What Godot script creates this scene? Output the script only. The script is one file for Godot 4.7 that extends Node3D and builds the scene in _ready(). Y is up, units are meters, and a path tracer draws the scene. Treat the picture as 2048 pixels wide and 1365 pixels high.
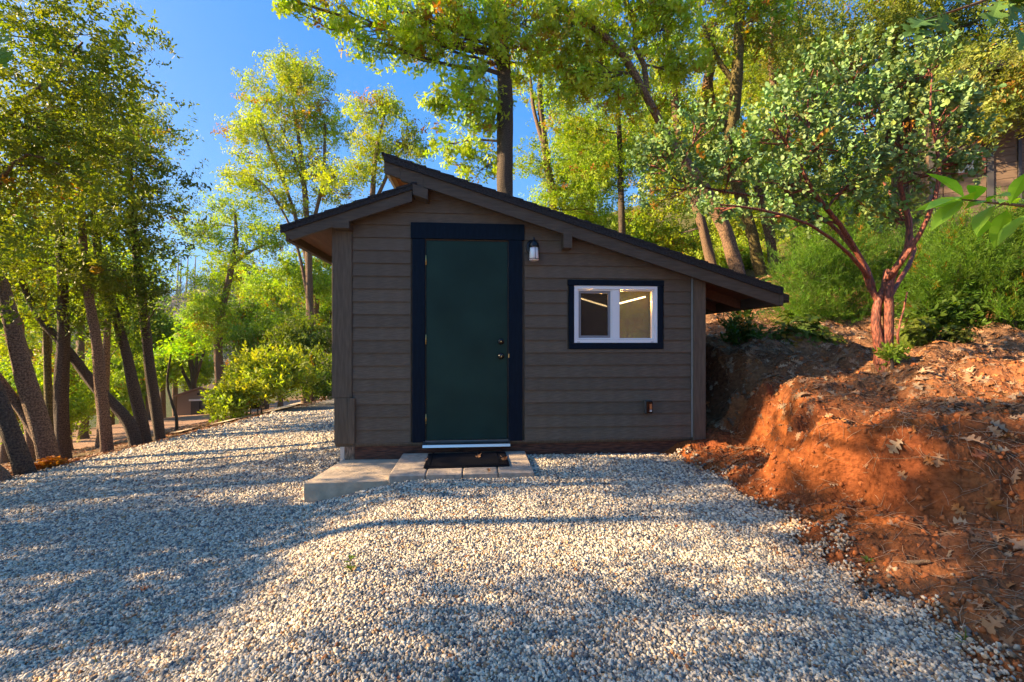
extends Node3D
# A brown garden shed on a gravel drive in an autumn wood, low sun from the left.

const F := 900.0          # focal length in photograph pixels
const EYE := 1.25
var rng := RandomNumberGenerator.new()
var M := {}
var lump := FastNoiseLite.new()
var sprig := {}
const YAW := 4.66         # the shed front turns this much

# ------------------------------------------------------------------ helpers
func P(u: float, v: float, d: float) -> Vector3:
	return Vector3((u - 1024.0) / F * d, EYE - (v - 683.0) / F * d, -d)

func ss(a: float, b: float, x: float) -> float:
	var t := clampf((x - a) / (b - a), 0.0, 1.0)
	return t * t * (3.0 - 2.0 * t)

func table(pairs: Array, x: float) -> float:
	if x <= pairs[0][0]:
		return pairs[0][1]
	for i in range(1, pairs.size()):
		if x <= pairs[i][0]:
			var t: float = (x - pairs[i - 1][0]) / (pairs[i][0] - pairs[i - 1][0])
			t = t * t * (3.0 - 2.0 * t)
			return lerpf(pairs[i - 1][1], pairs[i][1], t)
	return pairs[-1][1]

func tag(o: Node, label: String, category: String, group := "", kind := "") -> Node:
	if label:
		o.set_meta("label", label)
	if category:
		o.set_meta("category", category)
	if group:
		o.set_meta("group", group)
	if kind:
		o.set_meta("kind", kind)
	return o

var names := {}
func numbered(called: String) -> String:
	names[called] = names.get(called, -1) + 1
	return called if names[called] == 0 else "%s_%03d" % [called, names[called]]

func thing(called: String, label: String, category: String, at := Vector3.ZERO, turn := 0.0, group := "") -> Node3D:
	var o := Node3D.new()
	o.name = numbered(called)
	add_child(o)
	o.position = at
	o.rotation.y = turn
	tag(o, label, category, group)
	return o

var part_names := {}
func put(mesh: Mesh, called: String, m: Material, parent: Node = null) -> MeshInstance3D:
	var o := MeshInstance3D.new()
	o.mesh = mesh
	o.material_override = m
	if parent == null:
		o.name = numbered(called)
		add_child(o)
	else:
		var key := str(parent.get_instance_id()) + called
		part_names[key] = part_names.get(key, -1) + 1
		o.name = called if part_names[key] == 0 else "%s_%03d" % [called, part_names[key]]
		parent.add_child(o, true)
	return o

func st_new() -> SurfaceTool:
	var st := SurfaceTool.new()
	st.begin(Mesh.PRIMITIVE_TRIANGLES)
	st.set_smooth_group(-1)
	return st

func done(st: SurfaceTool) -> ArrayMesh:
	st.generate_normals()
	return st.commit()

# corners run counterclockwise seen from outside
func quad(st: SurfaceTool, a: Vector3, b: Vector3, c: Vector3, d: Vector3) -> void:
	for p in [a, c, b, a, d, c]:
		st.add_vertex(p)

func box(st: SurfaceTool, lo: Vector3, hi: Vector3) -> void:
	var p := []
	for i in 8:
		p.append(Vector3(hi.x if i & 1 else lo.x, hi.y if i & 2 else lo.y, hi.z if i & 4 else lo.z))
	quad(st, p[4], p[5], p[7], p[6])
	quad(st, p[1], p[0], p[2], p[3])
	quad(st, p[5], p[1], p[3], p[7])
	quad(st, p[0], p[4], p[6], p[2])
	quad(st, p[6], p[7], p[3], p[2])
	quad(st, p[0], p[1], p[5], p[4])

func boxm(lo: Vector3, hi: Vector3) -> ArrayMesh:
	var st := st_new()
	box(st, lo, hi)
	return done(st)

# a box with chamfered edges
func bevel(lo: Vector3, hi: Vector3, r: float) -> ArrayMesh:
	var st := st_new()
	var c := (lo + hi) / 2.0
	var h := (hi - lo) / 2.0
	var pts := {}
	for sx in [-1, 1]:
		for sy in [-1, 1]:
			for sz in [-1, 1]:
				var s := Vector3(sx, sy, sz)
				for ax in 3:
					var q := h - Vector3(r, r, r)
					q[ax] = h[ax]
					pts[[sx, sy, sz, ax]] = c + q * s
	for ax in 3:
		var b1 := (ax + 1) % 3
		var b2 := (ax + 2) % 3
		for s in [-1, 1]:
			var f := []
			for k in [[-1, -1], [1, -1], [1, 1], [-1, 1]]:
				var sg := [0, 0, 0]
				sg[ax] = s
				sg[b1] = k[0]
				sg[b2] = k[1]
				f.append(pts[[sg[0], sg[1], sg[2], ax]])
			if s > 0:
				quad(st, f[0], f[1], f[2], f[3])
			else:
				quad(st, f[3], f[2], f[1], f[0])
		for s1 in [-1, 1]:
			for s2 in [-1, 1]:
				var e := []
				for t in [[-1, b1], [1, b1], [1, b2], [-1, b2]]:
					var sg := [0, 0, 0]
					sg[b1] = s1
					sg[b2] = s2
					sg[ax] = t[0]
					e.append(pts[[sg[0], sg[1], sg[2], t[1]]])
				if s1 * s2 > 0:
					quad(st, e[0], e[3], e[2], e[1])
				else:
					quad(st, e[0], e[1], e[2], e[3])
	for sx in [-1, 1]:
		for sy in [-1, 1]:
			for sz in [-1, 1]:
				var a: Vector3 = pts[[sx, sy, sz, 0]]
				var b: Vector3 = pts[[sx, sy, sz, 1]]
				var d: Vector3 = pts[[sx, sy, sz, 2]]
				for p in ([a, d, b] if sx * sy * sz > 0 else [a, b, d]):
					st.add_vertex(p)
	return done(st)

# a polygon in x, y pushed out from z0 to z1; z1 may be a slope in y: z = z1 + slope * (y - y0)
func prism(st: SurfaceTool, poly: PackedVector2Array, z0: float, z1: float, slope := 0.0, y0 := 0.0) -> void:
	if Geometry2D.is_polygon_clockwise(poly):
		poly = poly.duplicate()
		poly.reverse()
	var tri := Geometry2D.triangulate_polygon(poly)
	var f := func(p: Vector2) -> Vector3: return Vector3(p.x, p.y, z1 + slope * (p.y - y0))
	for i in range(0, tri.size(), 3):
		var a := poly[tri[i]]
		var b := poly[tri[i + 1]]
		var c := poly[tri[i + 2]]
		if (b - a).cross(c - a) < 0:
			var t := b
			b = c
			c = t
		for p in [a, c, b]:
			st.add_vertex(Vector3(p.x, p.y, z1 + slope * (p.y - y0)))
		for p in [a, b, c]:
			st.add_vertex(Vector3(p.x, p.y, z0))
	for i in poly.size():
		var a := poly[i]
		var b := poly[(i + 1) % poly.size()]
		quad(st, Vector3(a.x, a.y, z0), Vector3(b.x, b.y, z0), Vector3(b.x, b.y, z1 + slope * (b.y - y0)), Vector3(a.x, a.y, z1 + slope * (a.y - y0)))

func rect(x0: float, y0: float, x1: float, y1: float) -> PackedVector2Array:
	return PackedVector2Array([Vector2(x0, y0), Vector2(x1, y0), Vector2(x1, y1), Vector2(x0, y1)])

# a tapering tube along points; own smooth normals come from generate_normals with one smooth group
func tube(st: SurfaceTool, pts: Array, radii: Array, sides: int, rough := 0.0, cap := false) -> void:
	st.set_smooth_group(1)
	var rings := []
	var side := Vector3.RIGHT
	for i in pts.size():
		var dir: Vector3 = (pts[mini(i + 1, pts.size() - 1)] - pts[maxi(i - 1, 0)]).normalized()
		side = (side - dir * side.dot(dir))
		if side.length() < 0.01:
			side = dir.cross(Vector3.FORWARD)
		side = side.normalized()
		var up := dir.cross(side)
		var ring := []
		for k in sides:
			var a := TAU * k / sides
			var r: float = radii[i]
			if rough > 0.0:
				r *= 1.0 + rough * lump.get_noise_3d(pts[i].x * 60.0 + cos(a) * 40.0, pts[i].y * 22.0, pts[i].z * 60.0 + sin(a) * 40.0) * 2.0
			ring.append(pts[i] + (side * cos(a) + up * sin(a)) * r)
		rings.append(ring)
	for i in rings.size() - 1:
		for k in sides:
			var n := (k + 1) % sides
			quad(st, rings[i][k], rings[i][n], rings[i + 1][n], rings[i + 1][k])
	if cap:
		st.set_smooth_group(-1)
		for e in [0, rings.size() - 1]:
			for k in sides:
				var n := (k + 1) % sides
				var tri := [pts[e], rings[e][n], rings[e][k]] if e > 0 else [pts[e], rings[e][k], rings[e][n]]
				for p in tri:
					st.add_vertex(p)
	st.set_smooth_group(-1)

# a profile of (radius, height) turned round y
func lathe(st: SurfaceTool, prof: Array, sides: int, at := Vector3.ZERO, basis_ := Basis()) -> void:
	st.set_smooth_group(1)
	for i in prof.size() - 1:
		for k in sides:
			var a := TAU * k / sides
			var b := TAU * (k + 1) / sides
			var p0: Vector2 = prof[i]
			var p1: Vector2 = prof[i + 1]
			var q := func(p: Vector2, t: float) -> Vector3: return at + basis_ * Vector3(p.x * sin(t), p.y, p.x * cos(t))
			var w := [Vector3(p0.x * sin(a), p0.y, p0.x * cos(a)), Vector3(p0.x * sin(b), p0.y, p0.x * cos(b)), Vector3(p1.x * sin(b), p1.y, p1.x * cos(b)), Vector3(p1.x * sin(a), p1.y, p1.x * cos(a))]
			quad(st, at + basis_ * w[0], at + basis_ * w[1], at + basis_ * w[2], at + basis_ * w[3])
	st.set_smooth_group(-1)

# ------------------------------------------------------------------ the lie of the land
func left_edge(d: float) -> float:      # left border of the gravel
	return -5.2 - 0.165 * clampf(d, 0.0, 24.0)

func right_edge(d: float) -> float:     # border of gravel and red dirt
	return table([[1.5, 1.71], [2.4, 1.72], [3.4, 1.82], [4.2, 1.76], [4.8, 1.58]], d)

func gravel_h(x: float, d: float) -> float:
	var y := 0.065
	y -= 0.17 * ss(-0.75, -1.8, x)
	y -= 0.31 * clampf((-1.75 - x) / 4.85, 0.0, 1.0)
	y -= 0.065 * clampf(d - 5.0, 0.0, 40.0) * ss(-1.2, -3.0, x)
	y -= 0.03 * ss(3.6, 1.0, d)
	return y

func hill_h(x: float, d: float) -> float:
	var xf := table([[1.2, 3.1], [2.3, 2.5], [2.8, 2.22], [3.4, 2.08], [3.9, 2.3], [4.4, 2.28], [4.9, 2.14], [6.0, 2.2]], d)
	var wide := table([[2.2, 0.2], [3.3, 0.26], [3.9, 0.32], [4.5, 0.55]], d)
	var hf := table([[1.2, 0.08], [2.2, 0.2], [2.8, 0.42], [3.3, 0.42], [3.9, 0.43], [6.0, 0.52]], d)
	var xb := right_edge(d)
	var toe := 0.07 + 0.3 * clampf(x - xb, 0.0, xf - xb)
	var l1 := lump.get_noise_2d(x * 55.0, d * 55.0)
	var l2 := lump.get_noise_2d(x * 150.0 + 77.0, d * 150.0)
	var l3 := lump.get_noise_2d(x * 420.0 + 7.0, d * 420.0)
	var l4 := lump.get_noise_2d(x * 950.0 + 3.0, d * 950.0)
	var t := ss(0.0, wide, x - xf + 0.2 * l1 + 0.1 * l2)
	var top := 0.2 * clampf(x - xf, 0.0, 1.5) + 0.06 * clampf(x - xf - 1.5, 0.0, 3.2) + 0.26 * clampf(x - xf - 4.7, 0.0, 25.0) + 0.16 * clampf(d - 4.5, 0.0, 3.5) + 0.2 * clampf(d - 8.0, 0.0, 14.0) + 0.3 * clampf(d - 22.0, 0.0, 50.0)
	var dent := 0.0
	for q in [[2.2, 3.55, 0.13, 0.16], [2.3, 2.9, 0.11, 0.15], [2.55, 2.4, 0.12, 0.12], [2.12, 3.15, 0.08, 0.1], [2.75, 2.75, 0.12, 0.1], [2.35, 3.95, 0.1, 0.12]]:
		var rr: float = ((x - q[0]) * (x - q[0]) + (d - q[1]) * (d - q[1])) / (q[2] * q[2])
		if rr < 6.0:
			dent += q[3] * exp(-rr)
	var gully := absf(lump.get_noise_2d(x * 95.0 + 41.0, d * 95.0)) * t * (1.0 - t) * 4.0
	var near := ss(9.0, 5.0, d) * ss(1.55, 1.9, x) * ss(8.0, 4.5, x)
	return toe + hf * t * (1.0 + 0.25 * l1) + top + near * (0.045 * l1 + 0.05 * l2 + 0.024 * l3 + 0.016 * l4) - dent * t - 0.16 * gully

func H(x: float, z: float) -> float:
	var d := -z
	var y := 0.0
	var xl := left_edge(maxf(d, 0.0))
	y = gravel_h(maxf(x, xl), d)
	if x < xl:
		var o := xl - x
		y -= 0.19 * minf(o, 7.0) + 0.04 * clampf(o - 7.0, 0.0, 5.0) + 0.2 * clampf(o - 12.0, 0.0, 30.0)
		y += 0.06 * lump.get_noise_2d(x * 20.0, d * 20.0) * ss(0.0, 1.0, o)
	var right := ss(right_edge(d) - 0.1, right_edge(d) + 0.15, x) if d < 5.0 else lerpf(ss(right_edge(d) - 0.1, right_edge(d) + 0.15, x), ss(-1.2, 2.6, x), ss(5.0, 7.0, d))
	if right > 0.0:
		y = lerpf(y, hill_h(x, maxf(d, 1.0)), right)
	return y

func ground_at(u: float, v: float) -> Vector3:     # where a line of sight meets the ground
	var d := 1.0
	while d < 60.0:
		var p := P(u, v, d)
		if p.y < H(p.x, p.z):
			return Vector3(p.x, H(p.x, p.z), p.z)
		d += 0.02
	return P(u, v, 60.0)

func slope_basis(p: Vector3) -> Basis:
	var e := 0.06
	var n := Vector3(H(p.x - e, p.z) - H(p.x + e, p.z), 2.0 * e, H(p.x, p.z - e) - H(p.x, p.z + e)).normalized()
	var x := Vector3.RIGHT.slide(n).normalized()
	return Basis(x, n, x.cross(n))

# ------------------------------------------------------------------ materials
func noise_tex(freq: float, octaves: int, seed_: int, size := 512, kind := FastNoiseLite.TYPE_SIMPLEX_SMOOTH, ramp: Gradient = null, ret := -1) -> NoiseTexture2D:
	var n := FastNoiseLite.new()
	n.noise_type = kind
	n.seed = seed_
	n.frequency = freq
	n.fractal_octaves = octaves
	if octaves == 1:
		n.fractal_type = FastNoiseLite.FRACTAL_NONE
	if ret >= 0:
		n.cellular_return_type = ret
	var t := NoiseTexture2D.new()
	t.width = size
	t.height = size
	t.seamless = true
	t.noise = n
	if ramp:
		t.color_ramp = ramp
	return t

func grad(stops: Array) -> Gradient:
	var g := Gradient.new()
	var o := PackedFloat32Array()
	var c := PackedColorArray()
	for s in stops:
		o.append(s[0])
		c.append(s[1])
	g.offsets = o
	g.colors = c
	return g

func lin(r: float, g: float, b: float) -> Color:
	return Color(r, g, b).linear_to_srgb()

func mat(called: String, c: Color, rough: float, tex: Texture2D = null, scale := Vector3.ONE, bump: Texture2D = null, bump_cm := 0.0, world := false) -> StandardMaterial3D:
	var m := StandardMaterial3D.new()
	m.resource_name = called
	m.albedo_color = c
	m.roughness = rough
	if tex:
		m.albedo_texture = tex
	if bump:
		m.heightmap_enabled = true
		m.heightmap_texture = bump
		m.heightmap_scale = bump_cm
	if tex or bump:
		m.uv1_triplanar = true
		m.uv1_world_triplanar = world
		m.uv1_scale = scale
	M[called] = m
	return m

func leaf_mat(called: String, back: Color, rough := 0.5) -> void:
	var m := StandardMaterial3D.new()
	m.resource_name = called
	m.albedo_color = Color.WHITE
	m.vertex_color_use_as_albedo = true
	m.roughness = rough
	m.cull_mode = BaseMaterial3D.CULL_DISABLED
	m.backlight_enabled = true
	m.backlight = back
	M[called] = m

func materials() -> void:
	var g_soft := grad([[0.0, Color(0.8, 0.8, 0.8)], [1.0, Color(1, 1, 1)]])
	var g_hard := grad([[0.0, Color(0.35, 0.35, 0.35)], [0.5, Color(0.75, 0.75, 0.75)], [1.0, Color(1, 1, 1)]])
	var grain := noise_tex(0.02, 5, 11)
	var grain_c := noise_tex(0.012, 4, 12, 512, FastNoiseLite.TYPE_SIMPLEX_SMOOTH, g_soft)
	var fine := noise_tex(0.04, 5, 13)
	var fine_c := noise_tex(0.02, 5, 14, 512, FastNoiseLite.TYPE_SIMPLEX_SMOOTH, g_hard)
	# the shed
	mat("brown_paint", lin(0.155, 0.112, 0.084), 0.6, grain_c, Vector3(0.7, 7.0, 0.7), grain, 0.05)
	M.brown_paint.uv1_scale = Vector3(1.4, 14.0, 1.4)
	mat("brown_trim", lin(0.148, 0.11, 0.076), 0.55, grain_c, Vector3(5.0, 0.6, 5.0), grain, 0.1)
	mat("brown_rafter", lin(0.108, 0.083, 0.06), 0.55, grain_c, Vector3(0.6, 5.0, 0.6), grain, 0.12)
	for k in 3:
		var tone: float = [0.93, 1.0, 1.06][k]
		var bm: StandardMaterial3D = M.brown_paint.duplicate()
		bm.albedo_color = lin(0.16 * tone, 0.12 * tone, 0.084 * tone)
		bm.uv1_offset = Vector3(0.31 * k, 0.17 * k, 0.0)
		bm.metallic_specular = 0.25
		M["board_paint_%d" % k] = bm
	for k in ["brown_paint", "brown_trim", "brown_rafter"]:
		M[k].metallic_specular = 0.25
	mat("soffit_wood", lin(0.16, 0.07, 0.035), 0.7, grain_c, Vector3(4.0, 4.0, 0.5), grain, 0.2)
	mat("raw_plywood", lin(0.6, 0.26, 0.08), 0.7, grain_c, Vector3(4.0, 4.0, 0.7), grain, 0.2)
	mat("cream_edge", lin(0.6, 0.52, 0.4), 0.6)
	mat("shingle", lin(0.035, 0.032, 0.032), 0.9, fine_c, Vector3(4, 4, 4), fine, 0.5)
	mat("navy_paint", lin(0.0055, 0.0125, 0.024), 0.5, grain_c, Vector3(5.0, 0.8, 5.0), grain, 0.1)
	mat("green_door", lin(0.018, 0.047, 0.036), 0.5, grain_c, Vector3(0.25, 0.25, 0.25), grain, 0.01)
	M.navy_paint.metallic_specular = 0.2
	M.green_door.metallic_specular = 0.25
	mat("sill_wood", lin(0.17, 0.06, 0.03), 0.75, fine_c, Vector3(0.6, 5.0, 1.0), grain, 0.4)
	mat("bare_wood", lin(0.4, 0.26, 0.17), 0.8, fine_c, Vector3(5.0, 1.0, 1.0), grain, 0.3)
	mat("caulk", lin(0.3, 0.29, 0.28), 0.6)
	mat("inside_wall", lin(0.21, 0.2, 0.04), 0.8, grain_c, Vector3(0.7, 0.7, 0.7), grain, 0.1)
	mat("vinyl", lin(0.78, 0.77, 0.77), 0.35)
	mat("screen_frame", lin(0.2, 0.2, 0.22), 0.4)
	mat("black_metal", lin(0.012, 0.012, 0.014), 0.35)
	M.black_metal.metallic = 0.4
	mat("bronze", lin(0.04, 0.038, 0.036), 0.25)
	M.bronze.metallic = 0.9
	mat("brass", lin(0.6, 0.42, 0.16), 0.3)
	M.brass.metallic = 1.0
	mat("aluminium", lin(0.62, 0.62, 0.63), 0.28)
	M.aluminium.metallic = 1.0
	mat("steel", lin(0.5, 0.5, 0.5), 0.45)
	M.steel.metallic = 0.9
	mat("frosted_glass", lin(0.82, 0.82, 0.82), 0.35)
	M.frosted_glass.subsurf_scatter_enabled = true
	M.frosted_glass.subsurf_scatter_strength = 0.3
	mat("rubber", lin(0.007, 0.007, 0.009), 0.6, null, Vector3(14, 14, 14), fine, 0.1)
	M.rubber.metallic_specular = 0.2
	mat("grey_plastic", lin(0.05, 0.045, 0.042), 0.3)
	mat("orange_label", lin(0.55, 0.16, 0.04), 0.6)
	mat("white_print", lin(0.75, 0.75, 0.72), 0.6)
	var glass := StandardMaterial3D.new()
	glass.resource_name = "pane_glass"
	glass.albedo_color = Color(0.85, 0.9, 0.88, 0.06)
	glass.roughness = 0.02
	glass.transparency = BaseMaterial3D.TRANSPARENCY_ALPHA
	M["pane_glass"] = glass
	var mesh_ := StandardMaterial3D.new()
	mesh_.resource_name = "insect_screen"
	mesh_.albedo_color = Color(0.12, 0.12, 0.12, 0.6)
	mesh_.roughness = 0.9
	mesh_.transparency = BaseMaterial3D.TRANSPARENCY_ALPHA
	M["insect_screen"] = mesh_
	var led := StandardMaterial3D.new()
	led.resource_name = "led_light"
	led.albedo_color = Color(1, 0.95, 0.85)
	led.emission_enabled = true
	led.emission = Color(1.0, 0.86, 0.62)
	led.emission_energy_multiplier = 1.6
	M["led_light"] = led
	# ground
	mat("concrete", lin(0.58, 0.45, 0.31), 0.85, noise_tex(0.01, 6, 21, 512, FastNoiseLite.TYPE_SIMPLEX_SMOOTH, g_soft), Vector3(1.3, 1.3, 1.3), fine, 0.25, true)
	mat("paver", lin(0.46, 0.37, 0.28), 0.85, noise_tex(0.014, 6, 22, 512, FastNoiseLite.TYPE_SIMPLEX_SMOOTH, g_soft), Vector3(2.0, 2.0, 2.0), fine, 0.25, true)
	mat("ground", Color.WHITE, 0.95, noise_tex(0.02, 6, 23, 1024, FastNoiseLite.TYPE_SIMPLEX_SMOOTH, grad([[0.0, Color(0.45, 0.42, 0.4)], [0.45, Color(0.82, 0.8, 0.79)], [1.0, Color(1, 1, 1)]])), Vector3(0.9, 0.9, 0.9), noise_tex(0.03, 6, 24, 1024), 2.2, true)
	M.ground.vertex_color_use_as_albedo = true
	M.ground.metallic_specular = 0.2
	var cells := noise_tex(0.045, 1, 31, 1024, FastNoiseLite.TYPE_CELLULAR, grad([[0.0, Color(0.3, 0.32, 0.36)], [0.3, Color(0.5, 0.5, 0.5)], [0.6, Color(0.82, 0.8, 0.76)], [1.0, Color(0.93, 0.92, 0.9)]]), FastNoiseLite.RETURN_CELL_VALUE)
	var cells_h := noise_tex(0.045, 1, 31, 1024, FastNoiseLite.TYPE_CELLULAR, grad([[0.0, Color(1, 1, 1)], [1.0, Color(0, 0, 0)]]), FastNoiseLite.RETURN_DISTANCE)
	mat("gravel_bed", lin(0.42, 0.41, 0.4), 0.9, cells, Vector3(0.85, 0.85, 0.85), cells_h, 1.4, true)
	M.gravel_bed.metallic_specular = 0.2
	mat("pebble", Color.WHITE, 0.7)
	M.pebble.vertex_color_use_as_albedo = true
	M.pebble.metallic_specular = 0.3
	# bark
	var bark_h := noise_tex(0.03, 5, 41)
	var bark_c := noise_tex(0.025, 5, 42, 512, FastNoiseLite.TYPE_SIMPLEX_SMOOTH, grad([[0.2, Color(0.36, 0.33, 0.3)], [0.5, Color(0.68, 0.64, 0.6)], [0.8, Color(1, 0.98, 0.95)]]))
	mat("oak_bark", lin(0.34, 0.23, 0.15), 0.9, bark_c, Vector3(3.2, 2.6, 3.2), bark_h, 2.0)
	mat("dark_bark", lin(0.15, 0.115, 0.08), 0.9, bark_c, Vector3(3.2, 2.6, 3.2), bark_h, 2.0)
	mat("moss_bark", lin(0.22, 0.19, 0.06), 0.95, bark_c, Vector3(3.0, 1.4, 3.0), bark_h, 2.0)
	mat("tan_bark", lin(0.34, 0.22, 0.13), 0.9, bark_c, Vector3(2.5, 1.2, 2.5), bark_h, 1.5)
	mat("red_bark", lin(0.36, 0.105, 0.055), 0.55, noise_tex(0.018, 4, 43, 512, FastNoiseLite.TYPE_SIMPLEX_SMOOTH, grad([[0.25, Color(0.3, 0.25, 0.25)], [0.5, Color(0.75, 0.68, 0.66)], [0.72, Color(1, 1, 1)]])), Vector3(9.0, 1.2, 9.0), bark_h, 0.8)
	mat("twig_bark", lin(0.09, 0.065, 0.05), 0.9)
	mat("dead_wood", lin(0.35, 0.24, 0.15), 0.9, bark_c, Vector3(12, 12, 12))
	leaf_mat("leaf", Color(1.0, 1.0, 0.3))
	leaf_mat("thick_leaf", Color(0.55, 0.6, 0.2), 0.6)
	M.leaf.metallic_specular = 0.3
	M.thick_leaf.metallic_specular = 0.2
	leaf_mat("dry_leaf", Color(0.5, 0.4, 0.2), 0.75)

# ------------------------------------------------------------------ leaves and sprigs
var outline := {}
func outlines() -> void:
	outline["blade"] = [Vector2(0, 0), Vector2(0.35, 0.2), Vector2(0.75, 0.17), Vector2(1, 0)]
	outline["long"] = [Vector2(0, 0), Vector2(0.12, 0.07), Vector2(0.3, 0.16), Vector2(0.5, 0.2), Vector2(0.7, 0.17), Vector2(0.88, 0.08), Vector2(1, 0)]
	outline["lance"] = [Vector2(0, 0), Vector2(0.12, 0.05), Vector2(0.3, 0.12), Vector2(0.5, 0.155), Vector2(0.7, 0.13), Vector2(0.88, 0.06), Vector2(1, 0)]
	outline["needle"] = [Vector2(0, 0), Vector2(0.5, 0.055), Vector2(1, 0)]
	outline["round"] = [Vector2(0, 0), Vector2(0.12, 0.2), Vector2(0.38, 0.36), Vector2(0.68, 0.34), Vector2(0.9, 0.17), Vector2(1, 0)]
	outline["oak"] = [Vector2(0, 0), Vector2(0.1, 0.04), Vector2(0.16, 0.24), Vector2(0.26, 0.08), Vector2(0.4, 0.38), Vector2(0.5, 0.1), Vector2(0.68, 0.36), Vector2(0.74, 0.1), Vector2(0.88, 0.17), Vector2(1, 0)]
	outline["lobed"] = [Vector2(0, 0.012), Vector2(0.1, 0.03), Vector2(0.13, 0.13), Vector2(0.17, 0.2), Vector2(0.2, 0.13), Vector2(0.24, 0.06), Vector2(0.3, 0.1), Vector2(0.34, 0.27), Vector2(0.42, 0.39), Vector2(0.43, 0.3), Vector2(0.49, 0.31), Vector2(0.46, 0.14), Vector2(0.5, 0.07), Vector2(0.57, 0.12), Vector2(0.64, 0.28), Vector2(0.74, 0.34), Vector2(0.73, 0.24), Vector2(0.79, 0.22), Vector2(0.74, 0.1), Vector2(0.8, 0.07), Vector2(0.88, 0.14), Vector2(0.92, 0.1), Vector2(1, 0.0)]

# one leaf: midrib along x, surface in x z, folded along the midrib and curled along it
func leaf(st: SurfaceTool, t: Transform3D, shape: String, size: float, fold: float, curl: float, c: Color, wave := 0.0) -> void:
	var o: Array = outline[shape]
	st.set_color(c)
	var f := func(p: Vector2, s: float) -> Vector3:
		return t * (Vector3(p.x, -curl * p.x * p.x + fold * absf(p.y) + wave * sin(p.x * 9.0 + s * 2.0) * absf(p.y), p.y * s) * size)
	for s in [1.0, -1.0]:
		for i in o.size() - 1:
			var a := Vector2(o[i].x, 0)
			var b := Vector2(o[i + 1].x, 0)
			var va: Vector3 = t * (Vector3(a.x, -curl * a.x * a.x, 0) * size)
			var vb: Vector3 = t * (Vector3(b.x, -curl * b.x * b.x, 0) * size)
			var pa: Vector2 = o[i]
			var pb: Vector2 = o[i + 1]
			var wa: Vector3 = t * (Vector3(pa.x, -curl * pa.x * pa.x + fold * pa.y + wave * sin(pa.x * 9.0 + s * 2.0) * pa.y, pa.y * s) * size)
			var wb: Vector3 = t * (Vector3(pb.x, -curl * pb.x * pb.x + fold * pb.y + wave * sin(pb.x * 9.0 + s * 2.0) * pb.y, pb.y * s) * size)
			var tri := []
			if pa.y > 0.0005:
				tri += [va, wa, vb] if s > 0 else [va, vb, wa]
			if pb.y > 0.0005:
				tri += [vb, wa, wb] if s > 0 else [vb, wb, wa]
			for p in tri:
				st.add_vertex(p)

func rand_basis() -> Basis:
	return Basis.from_euler(Vector3(rng.randf() * TAU, rng.randf() * TAU, rng.randf() * TAU))

func rand_dir() -> Vector3:
	var y := rng.randf_range(-1, 1)
	var a := rng.randf() * TAU
	var r := sqrt(1.0 - y * y)
	return Vector3(r * cos(a), y, r * sin(a))

# a twig along +y with n leaves round it
func make_sprig(shape: String, n: int, size: float, long: float, spread: float, droop: float, fold: float, vary := 0.25) -> ArrayMesh:
	var st := st_new()
	st.set_smooth_group(-1)
	for i in n:
		var at := Vector3(rng.randf_range(-0.12, 0.12), float(i) / n + rng.randf_range(-0.1, 0.1), rng.randf_range(-0.12, 0.12)) * long
		var a := i * 2.4 + rng.randf_range(-0.5, 0.5)
		var out := Vector3(cos(a), spread + rng.randf_range(-0.4, 0.4), sin(a)).normalized()
		out = (out + Vector3.DOWN * droop).normalized()
		var side := out.cross(Vector3.UP + rand_dir() * 0.6).normalized()
		var b := Basis(out, side.cross(out), side)
		b = Basis(out, b.y.rotated(out, rng.randf_range(-0.7, 0.7)), b.z.rotated(out, rng.randf_range(-0.7, 0.7)))
		var k := rng.randf_range(1.0 - vary, 1.0 + vary)
		leaf(st, Transform3D(b, at), shape, size * rng.randf_range(0.7, 1.15), fold, rng.randf_range(0.0, 0.35), Color(k, k * rng.randf_range(0.95, 1.05), k * rng.randf_range(0.8, 1.1)))
	return done(st)

func sprigs() -> void:
	sprig["oak"] = make_sprig("oak", 8, 0.15, 0.26, 0.35, 0.35, 0.25)
	sprig["small"] = make_sprig("blade", 20, 0.07, 0.34, 0.5, 0.1, 0.3)
	sprig["far"] = make_sprig("blade", 15, 0.145, 0.5, 0.3, 0.3, 0.3)
	sprig["round"] = make_sprig("round", 9, 0.058, 0.16, 0.7, -0.15, 0.15, 0.12)
	sprig["bush"] = make_sprig("long", 12, 0.11, 0.3, 0.9, -0.1, 0.2)
	sprig["broom"] = make_sprig("blade", 26, 0.13, 0.34, 1.3, 0.0, 0.1)
	var st := st_new()
	for i in 40:      # a feathery spray
		var y := rng.randf()
		var a := rng.randf() * TAU
		var out := Vector3(cos(a), 1.1 + rng.randf(), sin(a)).normalized()
		var side := out.cross(rand_dir()).normalized()
		var k := rng.randf_range(0.75, 1.25)
		leaf(st, Transform3D(Basis(out, side.cross(out), side), Vector3(0, y * 0.42, 0) + rand_dir() * 0.02), "needle", rng.randf_range(0.05, 0.09), 0.0, 0.1, Color(k, k, k))
	sprig["feather"] = done(st)
	st = st_new()
	for i in 60:      # a conifer bough
		var y := rng.randf()
		var a := rng.randf() * TAU
		var out := Vector3(cos(a), 0.5, sin(a)).normalized()
		var side := out.cross(rand_dir()).normalized()
		var k := rng.randf_range(0.7, 1.3)
		leaf(st, Transform3D(Basis(out, side.cross(out), side), Vector3(0, y * 0.6, 0)), "needle", rng.randf_range(0.16, 0.26), 0.0, 0.1, Color(k, k, k))
	sprig["pine"] = done(st)

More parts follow.
